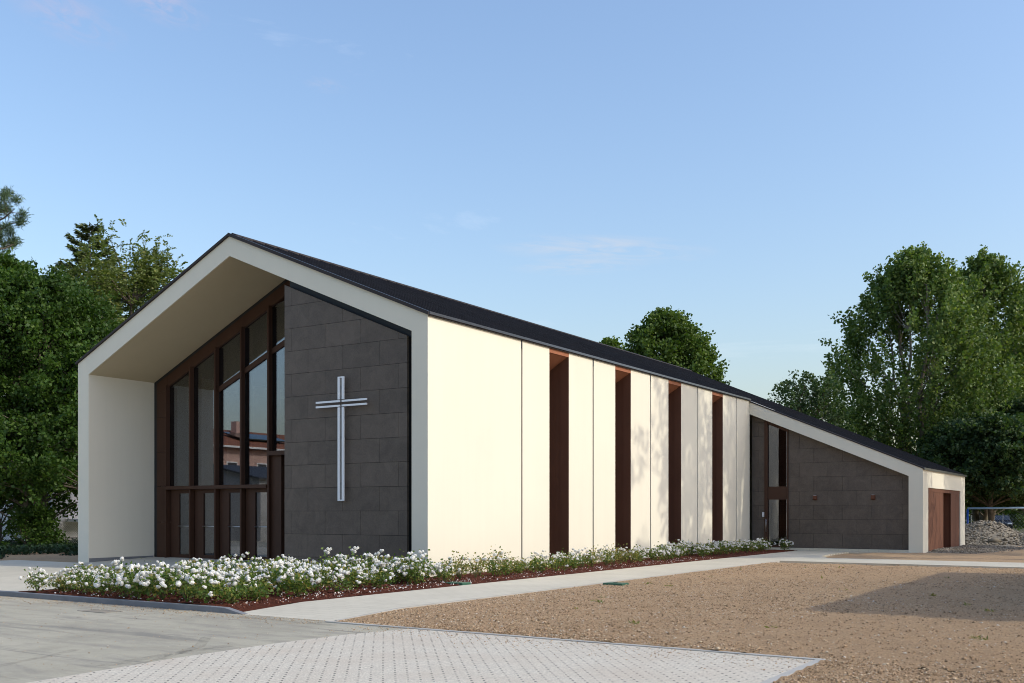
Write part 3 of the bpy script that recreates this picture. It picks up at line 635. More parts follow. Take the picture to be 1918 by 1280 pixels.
def bush_proto(k, dry=False, nb=11, h=.48, rad=.36, loose=False):
    root = bpy.data.objects.new('rose_bush', None); COL.objects.link(root); root.location = (0, 0, 0)
    ns = 9; mb = MB(); tips = []
    for i in range(ns):
        a = rng.uniform(0, 6.28); rr = rad * math.sqrt(rng.uniform(.05, 1)) * .85; z = h * rng.uniform(.55, 1.0) * (1.15 - .4 * rr / rad)
        tip = np.array([rr * math.cos(a), rr * math.sin(a), z]); tips.append(tip); mb.tube([(0, 0, -.03), tuple(tip * .5 + np.array([0, 0, .08])), tuple(tip)], [.007, .005, .003], 4, False)
    mb.build('stems', M['stem'], root)
    n = 170 if loose else 330
    T = np.array(tips)[rng.integers(0, ns, n)]; t = rng.uniform(.25, 1.05, (n, 1)) ** .7
    P = T * t + rng.normal(0, 1, (n, 3)) * [rad * .22, rad * .22, h * .13]; P[:, 2] = np.clip(P[:, 2], .02, None)
    D = P * [1, 1, .3] + rng.normal(0, .35, (n, 3)) + [0, 0, .05]
    V, F = leaves(P, D, .062, .65); link('foliage', fastmesh('rose_foliage', V, F), M['dryrose'] if dry else M['roseleaf'], root)
    for j in range(nb):
        a = rng.uniform(0, 6.28); rr = rad * math.sqrt(rng.uniform(0, 1)) * 1.05; zz = h * (1.08 - .55 * (rr / rad) ** 2) * rng.uniform(.82, 1.08)
        if rng.uniform() < .25: zz = h * rng.uniform(.3, .8); rr = rad * rng.uniform(.75, 1.05)
        o = bpy.data.objects.new('bloom', BLOOMS[rng.integers(0, 6)]); COL.objects.link(o); o.parent = root
        o.location = (rr * math.cos(a), rr * math.sin(a), zz); s_ = rng.uniform(.62, 1.1); o.scale = (s_, s_, s_); o.rotation_euler = (rr / rad * .6 * -math.sin(a), rr / rad * .6 * math.cos(a), rng.uniform(0, 6))
    return root
FULL = [bush_proto(i, False, nb, h, rad) for i, (nb, h, rad) in enumerate([(20, .48, .40), (15, .44, .38), (24, .52, .42), (11, .42, .36), (19, .48, .40)])]
DRY = [bush_proto(i, True, nb, h, rad, True) for i, (nb, h, rad) in enumerate([(2, .55, .38), (4, .45, .36)])]
GREEN = [bush_proto(i, False, nb, h, rad) for i, (nb, h, rad) in enumerate([(1, .36, .3), (3, .42, .36)])]
MIDB = [bush_proto(i, False, nb, h, rad, True) for i, (nb, h, rad) in enumerate([(8, .46, .36), (7, .50, .34), (10, .48, .38)])]
used = set()
def bush(proto, x, y, label, group, s=1.):
    if proto.name in used: o = copy_tree(proto)
    else: o = proto; used.add(proto.name)
    o.location = (x, y, -.135); o.rotation_euler = (0, 0, random.uniform(0, 6.28)); o.scale = (s, s, s * random.uniform(.9, 1.12))
    tag(o, label, 'rose bush', group)
GB, GW = 'white rose bushes massed in the front bed', 'rose bushes along the church side wall'
LB = 'dense rose bush thick with white blooms in the front bed before the stone panel'
LW = 'rose bush with white blooms in the narrow strip along the side wall slots'
y = -7.72; row = 0
while y < -.6:
    x = -3.8 + (.3 if row % 2 else 0)
    while x < 1.75:
        px, py = x + random.uniform(-.12, .12), y + random.uniform(-.12, .12); r_ = random.random()
        p = random.choice(FULL)
        if r_ < .16: p = random.choice(MIDB + GREEN)
        if r_ > .965:
            x += .62; continue
        bush(p, px, py, LB, GB, random.uniform(.78, 1.22) * (.84 if px < -1.6 else 1)); x += .62
    y += .60; row += 1
# odd ones of the front bed
bush(DRY[1], -3.1, -7.8, 'small yellowing rose bush with few blooms near the left tip of the front bed', GB, .85)
bush(GREEN[0], 1.6, -7.62, 'low leafy green rose bush without blooms at the kerb corner of the front bed', GB, .9)
y = -.2
while y < 22.0:
    for x in ((.55, 1.15) if y > 6 else (.6, 1.25)):
        px, py = x + random.uniform(-.15, .15), y + random.uniform(-.15, .15)
        if y < 3.6:
            bush(random.choice(DRY) if random.random() < .72 else random.choice(GREEN), px, py, 'thin yellowing rose bush against the first wide white wall panel', GW, random.uniform(.8, 1.1))
        elif y < 6:
            bush(random.choice(MIDB + GREEN + DRY[1:]), px, py, 'half leafy rose bush with scattered white blooms before the first brown slot', GW, random.uniform(.8, 1.05))
        elif y < 9.5 and random.random() < .45:
            bush(random.choice(DRY), px, py, 'browning rose bush between the first and second brown slots', GW, random.uniform(.8, 1.0))
        elif random.random() < .93:
            bush(random.choice(FULL + MIDB), px, py, LW, GW, random.uniform(.8, 1.05))
    y += .66
bush(FULL[0], 1.75, 22.2, 'last rose bush of the side strip, next to the glass side door', GW, .95)
for p in FULL + DRY + GREEN + MIDB:
    assert p.name in used or True
# fallen petals
n = 1500; X = np.concatenate([rng.uniform(-3.6, 2.15, 1000), rng.uniform(1.2, 2.2, 500)]); Y = np.concatenate([rng.uniform(-8.0, -.5, 1000), rng.uniform(-6, 14, 500)])
V, F = leaves(np.stack([X, Y, np.full(n, -.118)], -1), np.concatenate([rng.normal(0, 1, (n, 2)), rng.normal(0, .15, (n, 1))], 1), .032, .9)
tag(link('fallen_petals', fastmesh('fallen_petals', V, F), M['petal_fall']), 'white petals strewn over the red mulch of the rose bed', kind='stuff')
# bark chips
n = 9000; X = np.concatenate([rng.uniform(-3.65, 2.2, 5000), rng.uniform(.9, 2.2, 4000)]); Y = np.concatenate([rng.uniform(-8.05, -.4, 5000), rng.uniform(-.4, 20, 4000)])
V, F = leaves(np.stack([X, Y, np.full(n, -.125)], -1), np.concatenate([rng.normal(0, 1, (n, 2)), rng.normal(0, .35, (n, 1))], 1), .05, .4)
M['chip'] = mat('bark_chip', (.13, .043, .026), .9)
m = M['chip']; g_ = N(m, 'ShaderNodeNewGeometry'); L(m, ramp(m, g_.outputs['Random Per Island'], [(0, (.07, .02, .012)), (.7, (.15, .05, .03)), (1, (.24, .10, .06))]), bsdf(m).inputs['Base Color'])
tag(link('bark_mulch', fastmesh('bark_mulch', V, F), M['chip']), 'red bark chips covering the rose bed', kind='stuff')

P, D = weeds(26); V, F = leaves(P, D, .07, .3)
tag(link('weeds', fastmesh('weeds', V, F), M['dryrose']), 'sparse weeds sprouting in the raked soil', kind='stuff')
m = bpy.data.materials.new('tyre_rubber_trace'); m.use_nodes = True; v = coords(m); bsdf(m).inputs['Base Color'].default_value = (.10, .092, .08, 1); bsdf(m).inputs['Roughness'].default_value = .95
tr_ = N(m, 'ShaderNodeBsdfTransparent'); mx_ = N(m, 'ShaderNodeMixShader'); L(m, ramp(m, noise(m, v, 9, 6, .8), [(.40, (0, 0, 0)), (.72, (.34, .34, .34))]), mx_.inputs[0]); L(m, tr_.outputs[0], mx_.inputs[1]); L(m, bsdf(m).outputs[0], mx_.inputs[2]); L(m, mx_.outputs[0], m.node_tree.nodes['Material Output'].inputs['Surface']); M['tyre'] = m
mb = MB()
for k, (pts, wd) in enumerate(TYRES):
    pts = [Vector((x, y, -.2265 + .0004 * k)) for x, y in pts]; sm = []
    for i in range(len(pts) - 1): sm += [pts[i].lerp(pts[i + 1], f / 5) for f in range(5)]
    sm.append(pts[-1]); n_ = len(sm); vs = []
    for i, p in enumerate(sm):
        t = (sm[min(i + 1, n_ - 1)] - sm[max(i - 1, 0)]).normalized(); u = Vector((-t.y, t.x, 0)) * wd / 2; vs += [p - u, p + u]
    mb.add(vs, [(2 * i, 2 * i + 1, 2 * i + 3, 2 * i + 2) for i in range(n_ - 1)])
tag(mb.build('tyre_marks', M['tyre']), 'dark scuffed tyre marks on the dusty lot', kind='stuff')
# small things on the ground
mb = MB()
for i in range(14): mb.box(-.36 + i * .05, -.36 + i * .05 + .026, -9.26, -8.98, -.232, -.222)
mb.box(-.40, .36, -9.29, -9.26, -.232, -.221); mb.box(-.40, .36, -8.98, -8.95, -.232, -.221)
tag(mb.build('drain_grate', M['iron']), 'dusty slotted drain grate in the lot before the kerb', 'drain')
def lid(x, y, z, label):
    mb = MB(); mb.box(x - .24, x + .24, y - .17, y + .17, z - .06, z + .035); o = mb.build('valve_box_lid', M['green_plastic'], None, False, .012); tag(o, label, 'box lid', 'green irrigation box lids')
    mb = MB(); mb.box(x - .05, x + .05, y - .02, y + .02, z + .0355, z + .045); mb.build('grip', M['green_plastic'], o)
lid(4.85, .55, -.16, 'green plastic irrigation lid in the soil beside the footpath edge')
lid(1.95, -1.45, -.14, 'green plastic irrigation lid in red mulch beside the footpath')

# ------------------------------------------------------------------ trees
def branches(mb, base, top, r0, r1, n=7, seg=5, wob=.04):
    pts = []; b, t = Vector(base), Vector(top); Ln = (t - b).length
    for i in range(seg + 1):
        f = i / seg; p = b.lerp(t, f) + Vector((random.gauss(0, wob), random.gauss(0, wob), 0)) * Ln * (f * (1 - f) * 3); pts.append(p)
    mb.tube(pts, [r0 + (r1 - r0) * i / seg for i in range(seg + 1)], n, False); return pts
def broad_tree(name, loc, H, crown_r, crown_z0, label, m, bark='bark', n_clump=70, n_leaf=260, leaf=.2, trunks=1, clump=(.9, .7), profile=None, lean=0., tr=.28, shell=.55, upward=0., group=None, spread=.5, cat='tree', droop=0.):
    root = thing(name, loc, label, cat, group); base = Vector(loc)
    prof = profile or (lambda t: math.sin(math.pi * min(1, max(0, .08 + t * .92))) ** .6)
    mb = MB(); stems = []
    for k in range(trunks):
        a = 2 * math.pi * k / max(1, trunks) + random.uniform(0, 1); s_ = 0 if trunks == 1 else spread
        b = base + Vector((math.cos(a) * .25 * (trunks > 1), math.sin(a) * .25 * (trunks > 1), -.3)); t = base + Vector((math.cos(a) * s_ * crown_r + lean, math.sin(a) * s_ * crown_r, crown_z0 + (H - crown_z0) * (.8 if trunks == 1 else random.uniform(.6, .85))))
        stems.append(branches(mb, b, t, tr / math.sqrt(trunks) * 1.1, .04, 8, 8, .02))
    P, D = [], []
    for i in range(n_clump):
        t = random.random() ** .9; a = random.uniform(0, 6.283); lump = 1 + .16 * math.sin(3 * a + 5 * t + len(name)) + .10 * math.sin(7 * a - 9 * t)
        rr = crown_r * prof(t) * lump * (shell + (1 - shell) * random.random()) * (1 if random.random() < .72 else .5)
        c = base + Vector((rr * math.cos(a) + lean * t, rr * math.sin(a), crown_z0 + (H - crown_z0) * t))
        st = min(stems, key=lambda s: min((p - c).length for p in s)); hz = c.z - base.z
        cand = [p for p in st if p.z - base.z < hz - .1 * H * (.4 + upward)] or [st[1]]
        q = cand[-1]; mid = q.lerp(c, .5) + Vector((0, 0, -.06 * (c - q).length if upward else .05 * (c - q).length))
        mb.tube([q, mid, c], [.055 * tr / .28 + .02, .04, .015], 5, False)
        for j in range(2):
            e = c + Vector((random.gauss(0, 1), random.gauss(0, 1), random.gauss(.3, .6))) * clump[0] * .8; mb.tube([mid.lerp(c, .6), e], [.02, .008], 4, False)
        nl = int(n_leaf * random.uniform(.6, 1.3)); d = rng.normal(0, 1, (nl, 3)); d /= np.linalg.norm(d, axis=1, keepdims=True)
        rad = rng.uniform(.25, 1.1, (nl, 1)) ** .6 * random.uniform(.7, 1.25); p = d * rad * [clump[0], clump[0], clump[1]]
        if upward: p[:, 2] += np.abs(rng.normal(0, .5, nl)) * upward
        P.append(p + np.array(c)); D.append(d * [1, 1, .5] + rng.normal(0, .7, (nl, 3)) + [0, 0, -.25 - droop])
    V, F = leaves(np.concatenate(P), np.concatenate(D), leaf, .75)
    mb.build('trunk', M[bark], root, True); link('crown', fastmesh(name + '_crown', V, F), M[m], root); return root
def spruce(name, loc, H, r, label, m, tiers=34, z0=.6):
    root = thing(name, loc, label, 'tree'); base = Vector(loc); mb = MB(); branches(mb, base + Vector((0, 0, -.3)), base + Vector((0, 0, H)), .26, .02, 8, 6, .003); P, D = [], []
    for i in range(tiers):
        t = i / tiers; z = z0 + (H - z0) * t ** .92; L_ = (r * (1 - t) ** .8 + .2) * random.uniform(.8, 1.15); nb = 9 if t < .8 else 6
        for j in range(nb):
            a = 6.283 * (j + random.random() * .8) / nb; l = L_ * random.uniform(.65, 1.15); o = Vector((math.cos(a), math.sin(a), 0)); up = .55 * t
            pts = [base + Vector((0, 0, z)), base + o * l * .55 + Vector((0, 0, z + l * (-.12 + up * .5))), base + o * l + Vector((0, 0, z + l * (-.10 + up)))]
            mb.tube(pts, [.03, .02, .008], 4, False); n = int(30 + 70 * l); f = rng.uniform(.12, 1.04, (n, 1)); A, B, C = (np.array(p) for p in pts)
            q = A * (1 - f) ** 2 + 2 * B * f * (1 - f) + C * f ** 2; s_ = np.array([-math.sin(a), math.cos(a), 0]); side = rng.normal(0, .5, (n, 1)) * (.12 + .30 * l * (1.02 - f) * .6)
            q = q + s_ * side + np.array([0, 0, -1]) * np.abs(side) * .35; P.append(q); D.append(np.array(o) * .7 + s_ * np.sign(side) * .5 + rng.normal(0, .25, (n, 3)) + [0, 0, -.55 + .5 * t])
    V, F = leaves(np.concatenate(P), np.concatenate(D), .30, .28); mb.build('trunk', M['bark'], root, True); link('crown', fastmesh(name + '_crown', V, F), M[m], root); return root
def pine(name, loc, H, r, z0, label, n_tuft=260):
    root = thing(name, loc, label, 'tree'); base = Vector(loc); mb = MB(); st = branches(mb, base + Vector((0, 0, -.3)), base + Vector((.2, 0, H - .5)), .3, .05, 8, 8, .01); P, D = [], []
    for i in range(64):
        t = random.random(); z = z0 + (H - z0) * t; a = random.uniform(0, 6.283); l = r * (1 - .65 * t) * random.uniform(.55, 1.1); o = Vector((math.cos(a), math.sin(a), 0)); c = base + o * l + Vector((0, 0, z + .25 * l)); q = base + Vector((0, 0, z - .2))
        mb.tube([q, q.lerp(c, .5) + Vector((0, 0, -.1)), c], [.06, .04, .015], 5, False)
        for k in range(int(3 + 5 * l / r)):
            f = random.uniform(.45, 1.05); e = q.lerp(c, f) + Vector((random.gauss(0, .35), random.gauss(0, .35), random.gauss(.15, .22))); mb.tube([q.lerp(c, f * .85), e], [.02, .01], 4, False)
            n = 170; d = rng.normal(0, 1, (n, 3)) + [0, 0, .5]; P.append(np.array(e) + rng.normal(0, .10, (n, 3))); D.append(d)
    V, F = leaves(np.concatenate(P), np.concatenate(D), .26, .12); mb.build('trunk', M['bark'], root, True); link('crown', fastmesh(name + '_crown', V, F), M['pine'], root); return root
def robinia(name, loc, H, r, z0, label, n_spray=4200):
    root = thing(name, loc, label, 'tree'); base = Vector(loc); mb = MB(); st = branches(mb, base + Vector((0, 0, -.3)), base + Vector((.3, .2, H * .8)), .28, .05, 8, 8, .02); P, D = [], []
    limbs = []
    for i in range(60):
        t = random.random() ** .8; a = random.uniform(0, 6.283); rr = r * math.sin(math.pi * (.12 + .85 * t)) ** .6 * random.uniform(.55, 1.08); c = base + Vector((rr * math.cos(a), rr * math.sin(a), z0 + (H - z0) * t)); q = [p for p in st if p.z < c.z - .3] or [st[1]]
        mb.tube([q[-1], q[-1].lerp(c, .5) + Vector((0, 0, .25)), c], [.07, .045, .012], 5, False); limbs.append((q[-1], c))
    for k in range(n_spray):
        q, c = random.choice(limbs); f = random.uniform(.45, 1.1); s_ = np.array(q.lerp(c, f)) + rng.normal(0, .45, 3); out = s_ - np.array(base) - [0, 0, (z0 + H) / 2]; out = out / (np.linalg.norm(out) + .01)
        d = out * .8 + rng.normal(0, .6, 3) + [0, 0, .15]; d /= np.linalg.norm(d); Ln = random.uniform(.45, .95); m_ = 16; u = np.linspace(0, 1, m_)[:, None]; pts = s_ + d * u * Ln + np.array([0, 0, -1]) * (u ** 2) * Ln * .35
        sd = np.cross(d, [0, 0, 1.]); sd /= np.linalg.norm(sd) + .01; sg = np.where(np.arange(m_) % 2 == 0, 1, -1)[:, None]; P.append(pts); D.append(sd * sg + d * .4 + rng.normal(0, .2, (m_, 3)))
    V, F = leaves(np.concatenate(P), np.concatenate(D), .15, .5); mb.build('trunk', M['bark'], root, True); link('crown', fastmesh(name + '_crown', V, F), M['robinia'], root); return root

def twig_tree(name, loc, H, z0, r, label, m, prof, n_twig=800, n_leaf=60, leaf=.2, up=.9, out=.5, tl=(1., 1.9), thick=.2, trunks=1, bark='bark', tr=.25, group=None, gap=.25, inner=.25, spread=.4, squash=1.):
    """crown of many short leafy twigs growing from the surface of an uneven envelope"""
    root = thing(name, loc, label, 'tree', group); base = np.array(loc, float); mb = MB(); stems = []; sd = rng.integers(0, 999)
    for k in range(trunks):
        a = 6.283 * k / trunks + random.uniform(0, 1); sp_ = 0 if trunks == 1 else spread * random.uniform(.6, 1.2); b = Vector(loc) + Vector((math.cos(a) * .3 * (trunks > 1), math.sin(a) * .3 * (trunks > 1), -.3))
        stems.append(branches(mb, b, Vector(loc) + Vector((math.cos(a) * sp_ * r, math.sin(a) * sp_ * r, z0 + (H - z0) * random.uniform(.72, .9))), tr * (1 if trunks == 1 else .72), .035, 8, 9, .018))
    t = rng.uniform(0, 1, n_twig) ** .95; a = rng.uniform(0, 6.283, n_twig); k1, k2 = rng.uniform(0, 6, 2)
    lump = 1 + .13 * np.sin(3 * a + 6 * t + k1) + .10 * np.sin(5 * a - 11 * t + k2) + .07 * np.sin(11 * a + 17 * t); f = np.where(rng.uniform(0, 1, n_twig) < inner, rng.uniform(.15, .75, n_twig), rng.uniform(.72, 1.0, n_twig))
    rr = r * np.array([prof(x) for x in t]) * lump * f; C = base + np.stack([rr * np.cos(a), rr * np.sin(a) * squash, z0 + (H - z0) * t], -1)
    keep = fbm(C[:, 0] * 1.1 + sd, C[:, 2] * 1.1 + C[:, 1] * .7, int(sd)) > -gap; C, a, t = C[keep], a[keep], t[keep]; n = len(C)
    D = np.stack([np.cos(a) * out, np.sin(a) * out, np.full(n, up)], -1) + rng.normal(0, .28, (n, 3)); D /= np.linalg.norm(D, axis=1, keepdims=True); Ls = rng.uniform(*tl, n) * (1 - .35 * (t > .9))
    S = [np.array([tuple(p) for p in st]) for st in stems]
    for i in range(0, n, max(1, n // 130)):
        st = min(S, key=lambda q: np.linalg.norm(q - C[i], axis=1).min()); ok = st[st[:, 2] < C[i, 2] - .06 * H]; q = ok[-1] if len(ok) else st[1]; mid = (q + C[i]) / 2 + [0, 0, -.08 * np.linalg.norm(C[i] - q) * (1 if up > .5 else -1)]
        mb.tube([tuple(q), tuple(mid), tuple(C[i]), tuple(C[i] + D[i] * Ls[i] * .7)], [.012 + tr * .12, .024, .014, .005], 5, False)
    u = rng.uniform(0, 1, (n, n_leaf, 1)); P = C[:, None] + D[:, None] * Ls[:, None, None] * u + rng.normal(0, 1, (n, n_leaf, 3)) * thick * (1.15 - .75 * u) * np.array([1, 1, .8])
    LD = D[:, None] * .5 + rng.normal(0, .75, (n, n_leaf, 3)) + np.array([0, 0, -.1]); V, F = leaves(P.reshape(-1, 3), LD.reshape(-1, 3), leaf, .78)
    mb.build('trunk', M[bark], root, True); link('crown', fastmesh(name + '_crown', V, F), M[m], root); return root

# left of the church
pine('pine_tree', at(-12, 50), 17.2, 3.4, 5.0, 'tall blue-green pine with tufted branches at the far left edge')
spruce('spruce_tree', at(168, 62), 19.2, 5.4, 'dark pointed spruce rising behind the feathery tree on the left', 'spruce')
robinia('robinia_tree', at(232, 51), 14.9, 3.9, 3.5, 'yellow-green feathery tree whose top shows left of the gable')
lp = lambda t: (.72 + .42 * math.sin(math.pi * (t * .85 + .08))) * (1 - .62 * t ** 3)
twig_tree('leafy_tree', at(66, 45), 11.7, 2.3, 3.7, 'dense dark green multi-stemmed tree before the white house', 'lush', lp, 1150, 70, .15, .4, .85, (.7, 1.7), .23, 5, 'palebark', .2, None, .9, .35, .2)
twig_tree('leafy_tree', at(-20, 47), 13.0, 1.4, 3.3, 'dense dark green tree cut off by the left picture edge', 'lush', lp, 900, 70, .15, .4, .85, (.7, 1.7), .23, 2, 'bark', .22, None, .9, .35, .2)
twig_tree('leafy_tree', at(188, 44), 8.6, 2.6, 2.6, 'mid green tree just behind the left end of the gable', 'lush', lp, 520, 70, .15, .15, .9, (.7, 1.3), .24, 1, 'bark', .2, None, .42, .35)
twig_tree('shrub', at(62, 43.6), 1.7, .15, .95, 'leafy shrub around the trunks of the multi-stemmed tree on the left', 'lush', lambda t: 1 - .7 * t, 120, 50, .11, .4, .8, (.3, .7), .14, 3, 'bark', .05, None, 1., .4)
# behind the roof
mp_ = lambda t: (1 - t ** 2.6) ** .62 if t > .25 else .75 + t
twig_tree('maple_tree', at(1250, 72), 15.3, 2.5, 4.0, 'round dark green tree rising highest above the church roof', 'maple', mp_, 950, 75, .22, .55, .7, (.6, 1.1), .3, 1, 'bark', .32, None, 2., .2)
twig_tree('maple_tree', at(1142, 76), 14.0, 2.5, 2.2, 'smaller round tree top peeping over the roof left of the big one', 'maple', lambda t: (1 - t ** 2) ** .7, 380, 75, .22, .55, .7, (.6, 1.1), .3, 1, 'bark', .26, None, .6, .2)
# right of the church
pp = lambda t: (.52 + 1.12 * t) if t < .38 else (.942 * (1 - ((t - .38) / .62) ** 1.7) ** .85 + .02)
GP = 'tall poplars behind the transept'
twig_tree('poplar_tree', at(1714, 66), 17.6, 2.2, 5.3, 'tall spreading poplar, leftmost of the group behind the transept', 'poplar', pp, 1050, 84, .2, 1., .42, (1.1, 2.3), .21, 5, 'palebark', .34, GP, .42, .25, .42)
twig_tree('poplar_tree', at(1842, 70), 18.2, 2.4, 4.9, 'tall sunlit poplar right of the leftmost one behind the transept', 'poplar', pp, 950, 84, .2, 1., .42, (1.1, 2.3), .21, 5, 'palebark', .34, GP, .42, .25, .4)
twig_tree('poplar_tree', at(1948, 73), 16.9, 2.2, 4.7, 'poplar cut off by the right picture edge', 'poplar', pp, 800, 84, .2, 1., .42, (1.1, 2.3), .21, 3, 'palebark', .32, GP, .42, .25, .4)
twig_tree('small_tree', at(1513, 61), 9.3, 1.5, 2.5, 'small loose airy tree showing above the transept roof', 'shadetone', lambda t: .5 + .55 * math.sin(math.pi * min(1, t * .9 + .1)) * (1 - .5 * t), 420, 46, .16, .6, .7, (.7, 1.4), .22, 2, 'bark', .12, None, .5, .4, .25)
dp = lambda t: .95 - .45 * t ** 2
twig_tree('spreading_tree', at(1853, 60), 6.9, 2.6, 3.6, 'spreading tree with shade-toned leaves behind the gravel heap', 'shadetone', dp, 780, 60, .2, .05, 1., (.8, 1.5), .26, 1, 'bark', .2, None, 2., .4)
twig_tree('spreading_tree', at(1950, 64), 8.6, 2.0, 3.6, 'low-branched tree with shade-toned leaves at the right picture edge', 'shadetone', dp, 700, 60, .2, .05, 1., (.8, 1.5), .26, 1, 'bark', .22, None, 2., .4)
# trees outside the frame on the right, whose shade dapples the side walls
GS = 'shade trees off to the right'
for i, (x, y, H, r, z0, lab) in enumerate([(19.5, 20.0, 24.5, 3.5, 10, 'tall shade tree off to the right nearest the footpath'), (20.5, 26.2, 24, 3.7, 7, 'tall shade tree off to the right beside the transept'), (20, 33.2, 17.8, 3.6, 5, 'lower shade tree off to the right farthest from the footpath')]):
    broad_tree('shade_tree', (x, y, -.2), H, r, z0, lab, 'maple', 'bark', 84, 105, .27, 1, (.8, .95), lambda t: .75 + .3 * math.sin(3 * t), 0, .3, .3, 0, GS)

broad_tree('garden_tree', (-52, -14, -.2), 9.5, 2.6, 3, 'green garden tree beside the pink house, mirrored in the glass', 'maple', 'bark', 60, 160, .3, 1, (.9, .7), None, 0, .25, .4)
broad_tree('garden_tree', (-22, -37, -.2), 12.5, 3.2, 4, 'tall tree near the grey garage, mirrored at the right of the glass', 'maple', 'bark', 70, 160, .3, 1, (.9, .7), None, 0, .3, .4)
# ivy and hedges
def cover(name, f, n, m, size, label=None, kind=None, cat=None):
    P, D = f(n); V, F = leaves(P, D, size, .85); o = link(name, fastmesh(name, V, F), M[m]); return tag(o, label, cat, None, kind)
def ivyf(n):
    d = rng.uniform(34.6, 52, n); px = rng.uniform(-130, 190, n); P = np.array([at(a, b) for a, b in zip(px, d)]); lump = np.clip(.4 + 1.8 * fbm(P[:, 0] * 1.3, P[:, 1] * 1.3, 4), 0, 1)
    hh = .03 + .22 * lump * np.clip((d - 34.6) / 3.5, .05, 1); keep = (rng.uniform(0, 1, n) < np.clip((d - 34.4) / 1.6, .05, 1)) & (lump > .12)
    P[:, 2] = -.17 + hh * rng.uniform(0, 1, n) ** .8; return P[keep], rng.normal(0, 1, (keep.sum(), 3)) + [0, 0, .5]
cover('ivy_groundcover', ivyf, 26000, 'ivy', .11, 'dark ivy spreading over the ground under the left trees', 'stuff')
def hedge(name, p0, p1, h, th, n, m, label, size=.16):
    p0, p1 = np.array(p0), np.array(p1); t = rng.uniform(0, 1, (n, 1)); nrm = np.array([-(p1 - p0)[1], (p1 - p0)[0], 0]); nrm /= np.linalg.norm(nrm)
    s = rng.choice([-1, 1], (n, 1)) * rng.uniform(.5, 1.1, (n, 1)) * th / 2; P = p0 + (p1 - p0) * t + nrm * s; bumps = 1 + .22 * fbm(P[:, 0] * .9, P[:, 1] * .9, 31) * 2
    P[:, 2] = p0[2] + h * bumps * rng.uniform(0, 1, n) ** .7; root = thing(name, tuple((p0 + p1) / 2), label, 'hedge'); V, F = leaves(P, rng.normal(0, 1, (n, 3)), size, .8); link('foliage', fastmesh(name, V, F), M[m], root)
    mb = MB()
    for k in range(int(np.linalg.norm(p1 - p0) / 1.2)):
        q = p0 + (p1 - p0) * (k + .5) / max(1, int(np.linalg.norm(p1 - p0) / 1.2)); mb.tube([tuple(q), (q[0], q[1], q[2] + h * .8)], [.06, .02], 5, False)
    mb.build('stems', M['bark'], root)
hedge('hedge', at(1700, 106), at(2080, 103), 4.2, 2.4, 16000, 'hedge', 'tall dark hedge closing the field behind the goal', .3)
hedge('hedge', at(1200, 104), at(1790, 98), 5.5, 3., 12000, 'hedge', 'long hedge hidden behind the church', .35)
hedge('cypress_hedge', at(1898, 99), at(1916, 99), 2.5, 1.2, 1800, 'brighthedge', 'bright green clipped hedge right of the dark car', .2)
hedge('hedge', at(-260, 66), at(-20, 64), 3.2, 2., 7000, 'hedge', 'dark hedge at the far left beside the white house', .25)

# ------------------------------------------------------------------ neighbours
M['plaster'] = noisy('house_plaster', (.80, .78, .74), (.84, .82, .78), .6, .9, .1, .005, 80)
M['pink'] = noisy('pink_plaster', (.56, .36, .29), (.62, .41, .33), .5, .9, .1, .005, 60)
M['yellow'] = noisy('yellow_plaster', (.62, .46, .16), (.66, .50, .20), .5, .9, .1, .005, 60)
m = mat('clay_tiles', (.30, .10, .05), .85); v = coords(m, (1, 1, 1)); wv = N(m, 'ShaderNodeTexWave', wave_type='BANDS', bands_direction='Y'); wv.inputs['Scale'].default_value = 1.6; L(m, v, wv.inputs['Vector'])
L(m, mixc(m, .5, ramp(m, noise(m, v, 2, 6, .7), [(.3, (.24, .075, .035)), (.7, (.42, .16, .08))]), ramp(m, wv.outputs['Fac'], [(0, (.15, .05, .03)), (.6, (.40, .15, .07))])), bsdf(m).inputs['Base Color']); M['tiles'] = m
M['shutter'] = mat('dark_shutter', (.05, .05, .055), .6)
M['concrete'] = noisy('grey_concrete', (.30, .29, .27), (.40, .385, .36), 1.2, .95, .2, .01, 30)
M['wire'] = mat('galvanised_wire', (.30, .31, .33), .5, .6)
def gable_house(name, c, w_, d_, h, rise, wm, label, wins=True):
    x, y, z = c; root = thing(name, (x, y, z), label, 'house'); mb = MB(); x0, x1, y0, y1 = x - w_ / 2, x + w_ / 2, y - d_ / 2, y + d_ / 2
    mb.prism([(x0, z - .3), (x1, z - .3), (x1, z + h), (x, z + h + rise), (x0, z + h)], y0, y1); mb.build('wall', M[wm], root); o_ = .5; k = rise / (w_ / 2)
    mb = MB(); mb.prism([(x0 - o_, z + h - o_ * k + .02), (x, z + h + rise + .02), (x, z + h + rise + .22), (x0 - o_, z + h - o_ * k + .22)], y0 - o_, y1 + o_); mb.prism([(x1 + o_, z + h - o_ * k + .02), (x, z + h + rise + .02), (x, z + h + rise + .22), (x1 + o_, z + h - o_ * k + .22)], y0 - o_, y1 + o_)
    rf = mb.build('roof', M['tiles'], root); mb = MB(); mb.box(x + 1, x + 1.6, y + 1.2, y + 1.8, z + h + rise - .9, z + h + rise + .8); mb.build('chimney', M[wm], rf)
    mb = MB(); mb.box(x1 + o_ - .02, x1 + o_ + .1, y0 - o_, y1 + o_, z + h - o_ * k + .02, z + h - o_ * k + .16); mb.build('gutter', M['plaster'], rf)
    yy = y0 + 1.4
    while wins and yy < y1 - 1.4:
        for zz in ([1.0] if h < 4 else [1.0, 4.0]):
            mb = MB(); mb.box(x1 - .01, x1 + .06, yy - .5, yy + .5, z + zz, z + zz + 1.3); f = mb.build('window', M['plaster'], root); mb = MB(); mb.box(x1 + .061, x1 + .08, yy - .42, yy + .42, z + zz + .08, z + zz + 1.22); mb.build('pane', M['shutter'], f)
        yy += 2.9
    return root
